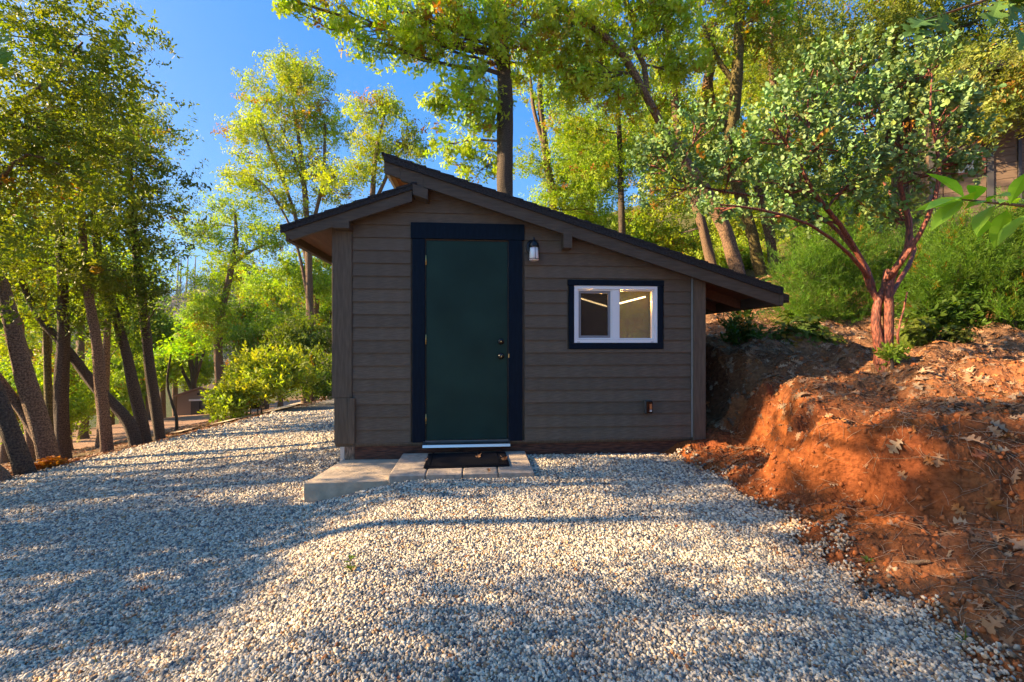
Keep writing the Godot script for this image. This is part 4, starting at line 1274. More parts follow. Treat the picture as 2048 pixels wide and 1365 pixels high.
	for f in hill:
		var d: float = f[2]
		var blobs := []
		for i in 4:
			blobs.append([f[0] + rng.randf_range(-0.45, 0.45) * f[3], f[1] + rng.randf_range(-0.5, 0.5) * f[4], d + rng.randf_range(-1, 1), f[3] * 0.6, f[4] * 0.5, 400])
		tree("leafy_tree", f[6], "tree", [[[f[0], maxf(f[1] + f[4] * 1.2, 560), d, 0.15], [f[0] + 5, f[1] + f[4] * 0.5, d, 0.12], [f[0] - 4, f[1], d, 0.07]]], blobs,
			{"kind": "far", "tint": f[5], "bark": "oak_bark", "size": clampf(d / 25.0, 0.6, 1.3), "gold": 0.1}, "trees up the hill behind the shed")
	# --- oaks beyond the left of the frame and behind the viewer: their shade lies on the drive
	var casters := [
		[-9.0, -0.6, 0.17, "oak beyond the left edge shading the foreground stones", [[-8.0, 3.4, -1.0, 2.2, 1.5, 0.6, 380], [-8.6, 5.7, -1.2, 2.0, 1.2, 0.85, 420]]],
		[-8.6, -2.45, 0.1, "slim oak beyond the left edge whose shadow bands the middle of the gravel", [[-8.5, 2.6, -2.45, 1.8, 0.6, 0.14, 110], [-8.3, 2.5, -2.9, 1.5, 0.5, 0.1, 60], [-8.7, 5.4, -2.35, 1.8, 0.9, 0.3, 150]]],
		[-7.4, -3.2, 0.085, "thin oak just out of frame left of the gravel", [[-7.4, 2.7, -3.2, 1.6, 0.7, 0.14, 90], [-7.6, 2.2, -1.9, 1.4, 0.5, 0.12, 60], [-7.6, 4.8, -3.5, 1.5, 0.6, 0.25, 50]]],
		[-8.8, -4.0, 0.12, "low branched oak outside the left of the frame by the stout mossy trunk", [[-8.6, 1.6, -3.8, 1.5, 0.9, 0.9, 240], [-8.8, 3.4, -4.2, 1.5, 0.8, 0.3, 90], [-9.0, 5.7, -3.1, 2.0, 0.9, 0.8, 150]]]]
	for f in casters:
		var y := H(f[0], f[1])
		var p := Vector3(f[0], y, f[1])
		var blobs := []
		for q in f[4]:
			blobs.append([Vector3(q[0], q[1], q[2]), Vector3(q[3], q[4], q[5]), q[6]])
		grow("oak_tree", f[3], "tree", p, [[[p - Vector3(0, 0.1, 0), f[2] * 1.3], [p + Vector3(0.1, 1.2, 0.02), f[2]], [p + Vector3(-0.1, 3.2, -0.03), f[2] * 0.8], [p + Vector3(0.1, 5.4, 0), f[2] * 0.5]]], blobs, {"kind": "small", "tint": OLIVE, "bark": "oak_bark", "size": 1.2, "gold": 0.03, "clump": 0.065, "per": 34}, "oaks outside the frame")
	var out := [
		[-16.5, -3.6, 0.22, 5.0, "taller oak downhill beyond the left edge"],
		[-7.0, 3.0, 0.2, 2.8, "oak behind the viewer at the drive edge"],
		[2.5, 7.0, 0.2, 3.0, "oak behind the viewer reflected in the window"],
		[6.5, 5.5, 0.22, 3.0, "oak behind the viewer on the bank"]]
	for f in [[5.2, 4.6, "leafy bush behind the viewer on the right bank"], [7.2, 6.8, "tall leafy bush behind the viewer on the right"], [4.4, 8.6, "leafy bush behind the viewer by the drive"], [9.0, 4.4, "broad leafy bush behind the viewer uphill"]]:
		var y := H(f[0], f[1])
		var p := Vector3(f[0], y, f[1])
		grow("leafy_bush", f[2], "shrub", p, [[[p, 0.05], [p + Vector3(0.1, 1.0, 0), 0.04], [p + Vector3(0, 2.4, 0.1), 0.02]]], [[p + Vector3(0, 1.0, 0), Vector3(1.2, 0.9, 1.0), 160], [p + Vector3(0.3, 2.2, 0.2), Vector3(1.3, 0.9, 1.0), 160], [p + Vector3(-0.4, 3.2, 0), Vector3(1.2, 0.9, 1.0), 140]], {"kind": "far", "tint": LIME, "size": 0.8}, "shrubs behind the viewer")
	for f in out:
		var y := H(f[0], f[1])
		var b := Vector3(f[0], y, f[1])
		var paths := [[[b - Vector3(0, 0.1, 0), f[2] * 1.3], [b + Vector3(0.05, 0.8, 0), f[2]], [b + Vector3(-0.1, 2.4, 0.1), f[2] * 0.85], [b + Vector3(0.2, 4.2, -0.1), f[2] * 0.65], [b + Vector3(0.1, 6.5, 0), f[2] * 0.35]]]
		var blobs := []
		for i in 5:
			blobs.append([b + Vector3(rng.randf_range(-1.6, 1.6), f[3] + 1.0 + i * 0.9, rng.randf_range(-1.5, 1.5)), Vector3(1.3, 0.8, 1.3), 100])
		grow("oak_tree", f[4], "tree", b, paths, blobs, {"kind": "small", "tint": OLIVE, "bark": "oak_bark", "size": 1.3, "gold": 0.05}, "oaks outside the frame")

func manzanita() -> void:
	var T := [
		[[1766, 722, 4.5, 0.068], [1757, 680, 4.5, 0.048], [1752, 640, 4.5, 0.0416], [1758, 600, 4.5, 0.04], [1770, 575, 4.5, 0.036], [1775, 540, 4.5, 0.032]],
		[[1772, 722, 4.48, 0.056], [1776, 670, 4.46, 0.0464], [1778, 620, 4.45, 0.044], [1778, 575, 4.45, 0.0416], [1790, 540, 4.45, 0.0336], [1815, 500, 4.4, 0.0288], [1818, 440, 4.4, 0.024], [1800, 370, 4.35, 0.0192], [1815, 300, 4.3, 0.0144]],
		[[1757, 605, 4.5, 0.0288], [1740, 570, 4.52, 0.032], [1722, 520, 4.5, 0.0272], [1680, 450, 4.4, 0.0224], [1630, 390, 4.3, 0.0192], [1600, 330, 4.25, 0.0128]],
		[[1750, 590, 4.5, 0.024], [1735, 540, 4.6, 0.024], [1700, 490, 4.7, 0.0208], [1650, 440, 4.8, 0.0192], [1560, 400, 4.8, 0.016], [1450, 385, 4.8, 0.0128], [1350, 360, 4.8, 0.008]],
		[[1776, 560, 4.45, 0.0256], [1800, 530, 4.3, 0.024], [1840, 470, 4.2, 0.0208], [1870, 400, 4.1, 0.0176], [1880, 330, 4.05, 0.0144], [1862, 230, 4.0, 0.0096], [1865, 150, 4.0, 0.0056]],
		[[1778, 600, 4.45, 0.0208], [1800, 560, 4.6, 0.0224], [1830, 500, 4.8, 0.0192], [1800, 420, 4.9, 0.016], [1750, 330, 5.0, 0.0128], [1720, 220, 5.0, 0.008]],
		[[1740, 560, 4.52, 0.0192], [1700, 510, 4.3, 0.0176], [1620, 450, 4.1, 0.0144], [1520, 420, 4.0, 0.0112], [1440, 410, 3.95, 0.0064]],
		[[1769, 728, 4.49, 0.09], [1768, 712, 4.49, 0.082], [1768, 690, 4.49, 0.06]],
		[[1800, 715, 4.35, 0.0144], [1796, 670, 4.3, 0.0104], [1808, 620, 4.3, 0.0088], [1815, 585, 4.3, 0.0072]]]
	tree("manzanita_tree", "red barked twisted manzanita with grey green round leaves on the dirt bank", "tree", T,
		[[1300, 330, 4.9, 40, 40, 50], [1330, 300, 4.8, 60, 50, 52], [1400, 260, 4.7, 60, 50, 64], [1360, 380, 4.8, 70, 36, 59], [1460, 330, 4.6, 70, 60, 102], [1440, 420, 4.4, 60, 30, 47], [1540, 260, 4.4, 70, 60, 114], [1560, 370, 4.3, 70, 50, 102], [1620, 180, 4.4, 60, 60, 97], [1640, 290, 4.2, 70, 60, 114], [1700, 130, 4.6, 60, 40, 64], [1720, 230, 4.4, 70, 60, 114], [1700, 370, 4.4, 70, 60, 102], [1790, 180, 4.3, 60, 60, 97], [1800, 290, 4.2, 70, 60, 102], [1860, 140, 4.1, 50, 40, 52], [1880, 240, 4.1, 50, 60, 71], [1860, 350, 4.3, 60, 50, 64], [1780, 440, 4.6, 50, 40, 47], [1620, 440, 4.5, 60, 30, 47], [1930, 290, 4.1, 30, 40, 16], [1530, 440, 4.2, 50, 24, 29], [1905, 335, 4.2, 34, 30, 45], [1945, 250, 4.1, 30, 40, 45], [1920, 180, 4.0, 30, 30, 16]],
		{"kind": "round", "tint": Color(0.2, 0.31, 0.13), "bark": "red_bark", "twig": "red_bark", "leaf": "thick_leaf", "size": 0.72, "gold": 0.012, "per": 7, "clump": 0.15, "lift": 1.3, "rough": 0.13})

func shrubs() -> void:
	var BROOM := Color(0.13, 0.26, 0.03)
	var list := [
		["broom_shrub", "feathery bright green shrub just past the right roof corner", 1650, 690, 7.2, [[1620, 560, 7.2, 44, 60, 345], [1670, 540, 7.4, 50, 60, 390], [1710, 610, 7.2, 46, 50, 300], [1600, 640, 7.0, 34, 40, 195], [1650, 480, 7.5, 50, 50, 285], [1660, 640, 7.0, 40, 40, 225]], "feather", BROOM, 0.85],
		["broom_shrub", "feathery green shrub under the hillside house at the right edge", 1960, 690, 5.8, [[1900, 560, 5.9, 50, 50, 345], [1980, 540, 5.8, 60, 60, 450], [2050, 590, 5.6, 60, 60, 360], [2010, 650, 5.6, 40, 24, 120], [2020, 470, 6.0, 50, 40, 285], [1900, 490, 6.2, 50, 40, 225], [1855, 620, 6.0, 30, 36, 135], [2080, 500, 5.9, 50, 50, 225]], "feather", BROOM, 0.85],
		["broom_shrub", "dark feathery shrub filling the slope behind the manzanita stems", 1760, 640, 8.4, [[1740, 540, 8.4, 60, 40, 189], [1820, 550, 8.2, 60, 50, 198], [1780, 480, 8.8, 70, 40, 189], [1860, 540, 8.0, 50, 40, 132]], "feather", Color(0.1, 0.2, 0.03), 1.0],
		["broom_shrub", "feathery green shrub on the slope below the house, cut by the right edge", 2260, 660, 6.0, [[2200, 560, 6.0, 60, 60, 220], [2280, 540, 6.0, 60, 60, 220], [2340, 600, 5.9, 50, 50, 160], [2240, 630, 5.8, 60, 30, 150]], "feather", BROOM, 0.9],
		["broadleaf_shrub", "dark leafy shrub at the foot of the feathery shrubs by the right edge", 1900, 690, 5.9, [[1880, 640, 5.9, 34, 26, 60], [1930, 645, 5.8, 34, 26, 60], [1860, 600, 6.2, 26, 26, 40]], "bush", Color(0.1, 0.19, 0.03), 0.8],
		["broadleaf_shrub", "loose broad leaved shrub showing between the two feathery shrubs", 1800, 630, 7.4, [[1800, 580, 7.4, 36, 34, 70], [1830, 545, 7.4, 30, 30, 60]], "bush", Color(0.2, 0.3, 0.05), 0.9],
		["sapling", "small leafy seedling in the litter left of the feathery shrub", 1490, 700, 6.4, [[1490, 660, 6.4, 24, 24, 14], [1475, 680, 6.3, 16, 12, 6], [1510, 685, 6.3, 16, 12, 6]], "bush", Color(0.1, 0.17, 0.04), 0.7],
		["sapling", "oak seedling with broad green leaves in front of the feathery shrub", 1615, 705, 5.8, [[1600, 660, 5.8, 26, 20, 12], [1635, 680, 5.7, 26, 18, 14], [1590, 690, 5.7, 24, 14, 10], [1640, 700, 5.6, 22, 12, 8]], "oak", Color(0.11, 0.17, 0.03), 0.62],
		["sapling", "low green seedling right of the manzanita stems", 1860, 690, 5.2, [[1850, 665, 5.2, 24, 14, 8], [1890, 675, 5.1, 26, 12, 8], [1830, 680, 5.2, 16, 10, 5]], "oak", Color(0.14, 0.2, 0.03), 0.55],
		["sapling", "tiny fresh green seedling at the foot of the manzanita", 1785, 722, 4.3, [[1785, 716, 4.28, 8, 5, 3]], "bush", Color(0.25, 0.38, 0.05), 0.4],
		["garden_shrub", "tall bright yellow green shrub beyond the end of the drive", 520, 800, 15.5, [[490, 765, 15.6, 30, 34, 170], [515, 740, 15.6, 26, 30, 150], [540, 760, 15.4, 44, 40, 220], [500, 780, 15.0, 40, 26, 150], [580, 765, 15.6, 36, 36, 160], [560, 735, 15.8, 18, 26, 90]], "bush", Color(0.5, 0.58, 0.08), 1.3],
		["garden_shrub", "low dense green shrub in front of the far shed", 440, 845, 14.4, [[452, 808, 14.4, 22, 26, 190], [468, 822, 14.2, 18, 18, 110], [432, 824, 14.6, 13, 17, 80]], "bush", Color(0.36, 0.48, 0.07), 1.1],
		["garden_shrub", "dull green shrub row between the bright shrub and the shed corner", 630, 800, 17.5, [[610, 765, 17.5, 36, 30, 170], [650, 750, 17.8, 36, 40, 190], [640, 785, 17.3, 30, 14, 80]], "bush", Color(0.24, 0.34, 0.07), 1.2],
		["dead_fern", "orange withered fern at the foot of the thick leaning oak", 95, 935, 6.0, [[88, 938, 6.0, 14, 3, 6], [112, 932, 6.1, 12, 2, 5]], "oak", Color(0.45, 0.16, 0.02), 0.42]]
	for s in list:
		var foot := P(s[2], s[3], s[4])
		var st: Array = []
		for b in s[5]:
			st.append([[s[2] + rng.randf_range(-3, 3), s[3], s[4], 0.012], [lerpf(s[2], b[0], 0.6), lerpf(s[3], b[1], 0.5), b[2], 0.009], [b[0], b[1], b[2], 0.004]])
		var cat: String = {"broom_shrub": "shrub", "sapling": "seedling", "garden_shrub": "shrub", "dead_fern": "fern", "broadleaf_shrub": "shrub"}[s[0]]
		tree(s[0], s[1], cat, st, s[5], {"kind": s[6], "tint": s[7], "size": s[8], "gold": 0.02, "per": 12, "lift": 0.9, "vary": 0.5, "bark": "twig_bark", "plant": true})
	# little weeds in the gravel
	for w in [[700, 1152, 0.09, "taller weed sprout standing in the middle of the gravel"], [614, 1165, 0.045, "tiny weed tuft left of the taller gravel sprout"], [190, 1340, 0.05, "small weed at the bottom left of the gravel"], [1530, 1255, 0.04, "small weed in the gravel left of the broken sticks"], [1930, 1290, 0.06, "weed blades at the gravel border bottom right"], [1735, 1125, 0.03, "fresh green leaf bud on the dirt by the gravel border"]]:
		var g := ground_at(w[0], w[1])
		var st := st_new()
		for i in 14:
			var a := i * 2.4
			var h: float = w[2] * rng.randf_range(0.2, 1.0)
			var dir := Vector3(cos(a), rng.randf_range(0.3, 1.5), sin(a)).normalized()
			var side := dir.cross(Vector3.UP).normalized()
			var k := rng.randf_range(0.8, 1.2)
			leaf(st, Transform3D(Basis(dir, side.cross(dir), side), Vector3(0, h * 0.9 if w[2] > 0.08 else 0.0, 0)), "long", 0.035, 0.2, 0.4, Color(0.16 * k, 0.24 * k, 0.04))
		st.set_color(Color(0.16, 0.22, 0.05))
		tube(st, [Vector3.ZERO, Vector3(0.004, w[2] * 0.5, 0), Vector3(0, w[2], 0.003)], [0.003, 0.0025, 0.001], 5)
		var o := put(done(st), "weed", M.leaf)
		o.position = g
		tag(o, w[3], "weed", "weeds in the gravel")

func litter() -> void:
	# big single oak leaves
	var cols := [Color(0.36, 0.19, 0.09), Color(0.4, 0.22, 0.11), Color(0.38, 0.15, 0.04), Color(0.24, 0.115, 0.05), Color(0.36, 0.24, 0.14), Color(0.34, 0.1, 0.03)]
	var meshes := []
	for c in cols:
		for k in 2:
			var st := st_new()
			st.set_smooth_group(-1)
			leaf(st, Transform3D(Basis(Vector3.RIGHT, rng.randf_range(-0.15, 0.15)), Vector3(0, 0.02 + 0.03 * k, 0)), "lobed", 0.14, 0.3 + 0.45 * k, 0.25 + 0.5 * k, c, 0.3)
			st.set_color(c * 0.7)
			tube(st, [Vector3(0, 0.02 + 0.03 * k, 0), Vector3(-0.025, 0.012 + 0.03 * k, 0.003)], [0.0015, 0.001], 4)
			meshes.append(done(st))
	var spots := [
		[1720, 800, 1.0, 2, "tan oak leaf standing curled on the lit edge of the dirt bank"], [1808, 900, 1.25, 8, "pale large lobed oak leaf beside the dark hollow in the bank"], [1835, 755, 1.2, 8, "large grey leaf with a dark spot below the manzanita"],
		[2015, 1085, 1.3, 2, "large orange tan oak leaf at the right edge on lit dirt"], [1965, 1010, 1.2, 5, "orange oak leaf lying at the foot of the bank, right"], [1945, 765, 1.1, 0, "tan rolled oak leaf on the bank top right of the manzanita"],
		[1925, 815, 1.0, 1, "tan oak leaf in the leaf heap at the right"], [1985, 800, 1.2, 1, "broad tan oak leaf topmost in the leaf heap at the right"], [2005, 825, 1.0, 3, "brown oak leaf at the right end of the leaf heap"], [1735, 1005, 0.8, 9, "small pale leaf in the middle of the lit dirt apron"],
		[1875, 990, 0.8, 5, "orange leaf on the lit dirt below the bank"], [1640, 1230, 0.0, 0, ""], [1060, 940, 1.0, 2, "orange oak leaf propped on the right paver's front edge"], [1005, 945, 1.1, 3, "tan oak leaf leaning against the front pavers"], [978, 960, 0.6, 4, "small orange leaf on the stones before the pavers"],
		[960, 930, 0.9, 6, "brown oak leaf across the front edge of the doormat"], [855, 938, 0.5, 2, "yellow leaf at the mat's front left corner"], [861, 910, 0.4, 4, "small orange leaf at the mat's back left corner"], [946, 975, 0.5, 6, "brown curled leaf before the step"], [938, 985, 0.6, 4, "orange leaf on the gravel nearest the step"],
		[1008, 975, 0.5, 10, "red brown leaf on the gravel right of the step leaves"], [890, 1003, 0.5, 4, "single orange leaf in the gravel left of the step leaves"], [985, 1052, 0.5, 4, "orange leaf in the middle of the gravel"], [660, 1056, 0.5, 11, "rust leaf in the gravel below the slab corner"], [605, 1118, 0.6, 4, "orange leaf on the lit gravel left of the weeds"],
		[145, 1050, 0.8, 5, "red lit leaf on the shaded gravel at the left"], [300, 1188, 0.6, 11, "red leaf on the gravel left of the middle"], [240, 1262, 0.9, 3, "long brown leaf on the gravel at lower left"], [180, 1308, 0.6, 5, "orange brown leaf at the bottom left"], [70, 1332, 0.6, 6, "brown leaf nearest the bottom left corner"],
		[470, 1015, 0.7, 9, "pale tan leaf on the gravel left of the slab"], [250, 1300, 0.5, 7, "dull brown leaf beside the long brown leaf"], [470, 1264, 0.5, 6, "dark red leaf on the gravel lower middle left"], [1090, 1152, 0.5, 4, "orange leaf at the right of the lit gravel lobe"], [1135, 1148, 0.5, 10, "red brown leaf at the right tip of the lit gravel lobe"],
		[1566, 1150, 0.7, 5, "rust long leaf on the gravel near the dirt border"], [1560, 1235, 0.5, 7, "dark brown leaf in the gravel at lower right"], [1685, 1245, 0.6, 3, "striped brown leaf in the gravel by the broken sticks"], [1650, 1135, 0.6, 2, "orange leaf where gravel meets dirt"], [1700, 1100, 0.9, 2, "pair topmost tan leaf on the gravel border"],
		[1500, 985, 0.7, 2, "orange leaf at the upper gravel border"], [1520, 995, 0.6, 0, "tan leaf under the orange one at the upper gravel border"], [1455, 900, 0.9, 8, "pale oak leaf on the dirt beside the shed's right corner board"], [1440, 910, 0.7, 0, "tan leaf beside the shed's right corner board"], [1970, 1230, 0.8, 2, "orange tan oval leaf at the lower right"],
		[1995, 1240, 0.6, 4, "yellow orange leaf at the lower right"], [2010, 1265, 0.9, 1, "tan leaf in the lower right leaf cluster"], [2030, 1255, 0.8, 3, "brown leaf in the lower right leaf cluster"], [2000, 1285, 0.8, 6, "dark leaf lowest in the lower right cluster"], [1960, 905, 0.9, 3, "brown oak leaf in the shade under the leaf heap"],
		[1530, 755, 0.8, 8, "grey oak leaf in the shaded hollow by the lit ridge"], [1650, 845, 0.6, 0, "tan leaf high on the lit bank face"], [1880, 930, 0.9, 2, "orange oak leaf resting on the bank's lower lip"]]
	for s in spots:
		if s[2] == 0.0:
			continue
		var g := ground_at(s[0], s[1])
		var loc := to_shed(g)
		if loc.z > 0 and loc.z < 0.75 and loc.x > -1.1 and loc.x < 0.13:
			g.y = 0.15
		else:
			g.y += 0.008
		var o := put(meshes[s[3]], "oak_leaf", M.dry_leaf)
		o.transform = Transform3D(slope_basis(g) * Basis(Vector3.UP, rng.randf() * TAU) * Basis(Vector3.RIGHT, rng.randf_range(-0.3, 0.3)) * Basis.from_scale(Vector3.ONE * s[2] * 0.68), g)
		tag(o, s[4], "leaf", "single fallen oak leaves")
	for i in 170:      # more of them on the bank and slope
		var d := rng.randf_range(2.3, 7.0)
		var x := rng.randf_range(right_edge(minf(d, 4.7)) + 0.3, 1.16 * d + 0.6)
		if d > 4.4 and x < 2.4:
			continue
		var g := Vector3(x, H(x, -d) - 0.002, -d)
		var o := put(meshes[rng.randi() % 12], "oak_leaf", M.dry_leaf)
		o.transform = Transform3D(slope_basis(g) * Basis(Vector3.UP, rng.randf() * TAU) * Basis(Vector3.RIGHT, rng.randf_range(-0.6, 0.6)) * Basis.from_scale(Vector3.ONE * rng.randf_range(0.25, 0.7)), g)
		tag(o, "dry tan or brown oak leaf among many scattered over the dirt bank", "leaf", "oak leaves scattered on the bank")
	# the small stuff
	var st := st_new()
	leaf(st, Transform3D(), "oak", 0.07, 0.35, 0.4, Color.WHITE, 0.1)
	var small := done(st)
	var xf := []
	var tint := []
	for i in 34000:
		var d := 1.6 + pow(rng.randf(), 1.3) * 13.0
		var x := rng.randf_range(1.7, 1.2 * d + 2.0)
		if d < 4.9 and x < right_edge(d) + 0.05 or d >= 4.6 and x < 2.2 and d < 7.0:
			continue
		var bare := ss(6.0, 3.4, d + 0.35 * (x - 2.0)) * (1.0 - 0.4 * ss(2.6, 3.4, x))
		var n1 := lump.get_noise_2d(x * 40.0, d * 40.0)
		if rng.randf() < bare * (0.88 - n1 * 0.6):
			continue
		var g := Vector3(x, H(x, -d) + 0.004, -d)
		xf.append(Transform3D(slope_basis(g) * Basis(Vector3.UP, rng.randf() * TAU) * Basis(Vector3.RIGHT, rng.randf_range(-0.5, 0.5)) * Basis.from_scale(Vector3.ONE * rng.randf_range(0.5, 1.3) * (1.0 + d * 0.05)), g))
		var c: Color = cols[rng.randi() % 5]
		tint.append(c * rng.randf_range(0.45, 1.1))
	for i in 900:      # scraps among the gravel
		var d := 1.3 + pow(rng.randf(), 1.4) * 8.0
		var x := lerpf(maxf(left_edge(d), -1.2 * d), right_edge(d) if d < 4.4 else -1.6, pow(rng.randf(), 0.7))
		var g := Vector3(x, H(x, -d) + 0.024, -d)
		xf.append(Transform3D(Basis(Vector3.UP, rng.randf() * TAU) * Basis(Vector3.RIGHT, rng.randf_range(-0.4, 0.4)) * Basis.from_scale(Vector3.ONE * rng.randf_range(0.12, 0.45)), g))
		tint.append((cols[rng.randi() % 6] as Color) * rng.randf_range(0.5, 1.1))
	for i in 9000:      # under the left oaks
		var d := rng.randf_range(3.0, 22.0)
		var o := rng.randf_range(-0.4, 7.0) if rng.randf() < 0.7 else rng.randf_range(-0.3, 0.5)
		var x := left_edge(d) - o
		var g := Vector3(x, H(x, -d) + 0.012, -d)
		xf.append(Transform3D(Basis(Vector3.UP, rng.randf() * TAU) * Basis(Vector3.RIGHT, rng.randf_range(-0.5, 0.5)) * Basis.from_scale(Vector3.ONE * rng.randf_range(0.8, 1.8)), g))
		tint.append((cols[rng.randi() % 5] as Color) * rng.randf_range(0.6, 1.2))
	tag(multi(small, xf, tint, "leaf_litter", M.dry_leaf), "small dry brown leaf litter over the wooded slopes", "leaf litter")
	# needles and twigs
	st = st_new()
	st.set_color(Color.WHITE)
	tube(st, [Vector3(-0.06, 0, 0), Vector3(0, 0.004, 0.006), Vector3(0.06, 0, 0)], [0.0012, 0.0014, 0.0006], 4)
	var stick := done(st)
	xf = []
	tint = []
	for i in 3800:
		var d := 1.5 + pow(rng.randf(), 1.2) * 5.5
		var x := right_edge(minf(d, 4.7)) + 0.08 + pow(rng.randf(), 0.8) * (0.6 * d)
		if d > 4.5 and x < 2.3:
			continue
		var g := Vector3(x, H(x, -d) + 0.004, -d)
		xf.append(Transform3D(slope_basis(g) * Basis(Vector3.UP, rng.randf() * TAU) * Basis.from_scale(Vector3(rng.randf_range(0.3, 1.3), 1, 1)), g))
		tint.append(Color(0.42, 0.26, 0.15) * rng.randf_range(0.4, 1.2))
	tag(multi(stick, xf, tint, "twig_litter", M.dry_leaf), "fine dry needles and twigs strewn over the red dirt", "twigs")
	xf = []
	tint = []
	var clod := stone()
	for i in 9000:      # crumbs of red soil
		var d := rng.randf_range(1.4, 5.2)
		var x := right_edge(minf(d, 4.7)) - 0.05 + pow(rng.randf(), 1.4) * 2.6
		if d > 4.5 and x < 2.3:
			continue
		var g := Vector3(x, H(x, -d), -d)
		xf.append(Transform3D(rand_basis() * Basis.from_scale(Vector3.ONE * (0.003 + 0.014 * pow(rng.randf(), 4.0))), g))
		tint.append(Color(0.4, 0.125, 0.038) * rng.randf_range(0.6, 1.05))
	tag(multi(clod, xf, tint, "soil_crumbs", M.pebble), "crumbs and clods of red soil on the bank", "soil")
	# sticks
	for s in [[1725, 1195, 0.13, 0.011, 0.9, "dark", "broken brown stick pointing up left on the gravel border"], [1745, 1190, 0.1, 0.01, -0.6, "dark", "second broken stick lying across the gravel border"], [1838, 1140, 0.09, 0.012, -0.4, "dead", "pale curved bark piece on the shaded dirt"], [1998, 1230, 0.1, 0.01, 1.4, "dark", "upright dark twig in the lower right leaf cluster"]]:
		var g := ground_at(s[0], s[1])
		st = st_new()
		var h: float = s[2] / 2
		tube(st, [Vector3(-h, 0, 0), Vector3(-h * 0.3, 0.004, 0.006), Vector3(h * 0.4, 0.002, -0.004), Vector3(h, 0.006, 0)], [s[3], s[3] * 1.1, s[3] * 0.9, s[3] * 0.7], 8, 0.2, true)
		var o := put(done(st), "stick", M.dead_wood if s[5] == "dead" else M.oak_bark)
		o.transform = Transform3D(slope_basis(g) * Basis(Vector3.UP, s[4]), g + Vector3(0, s[3] + 0.004, 0))
		tag(o, s[6], "stick", "sticks on the ground")
	for s in [[1880, 860, 0.34, "long thin dry stalk lying across the bank face"], [1800, 945, 0.3, "thin dry stalk crossing the foot of the bank"], [1900, 925, 0.22, "thin dry stalk leaning on the bank at the right"], [1615, 738, 0.16, "pale straw lying on the lit ridge"]]:
		var g := ground_at(s[0], s[1])
		st = st_new()
		tube(st, [Vector3(-s[2] / 2, 0.01, 0), Vector3(-s[2] * 0.1, 0.025, 0.012), Vector3(s[2] / 2, 0.012, 0)], [0.0024, 0.002, 0.001], 5, 0.0, true)
		var o := put(done(st), "dry_stalk", M.dead_wood)
		o.transform = Transform3D(slope_basis(g) * Basis(Vector3.UP, rng.randf_range(-0.6, 0.6)), g + Vector3(0, 0.01, 0))
		tag(o, s[3], "stalk", "dry stalks on the bank")

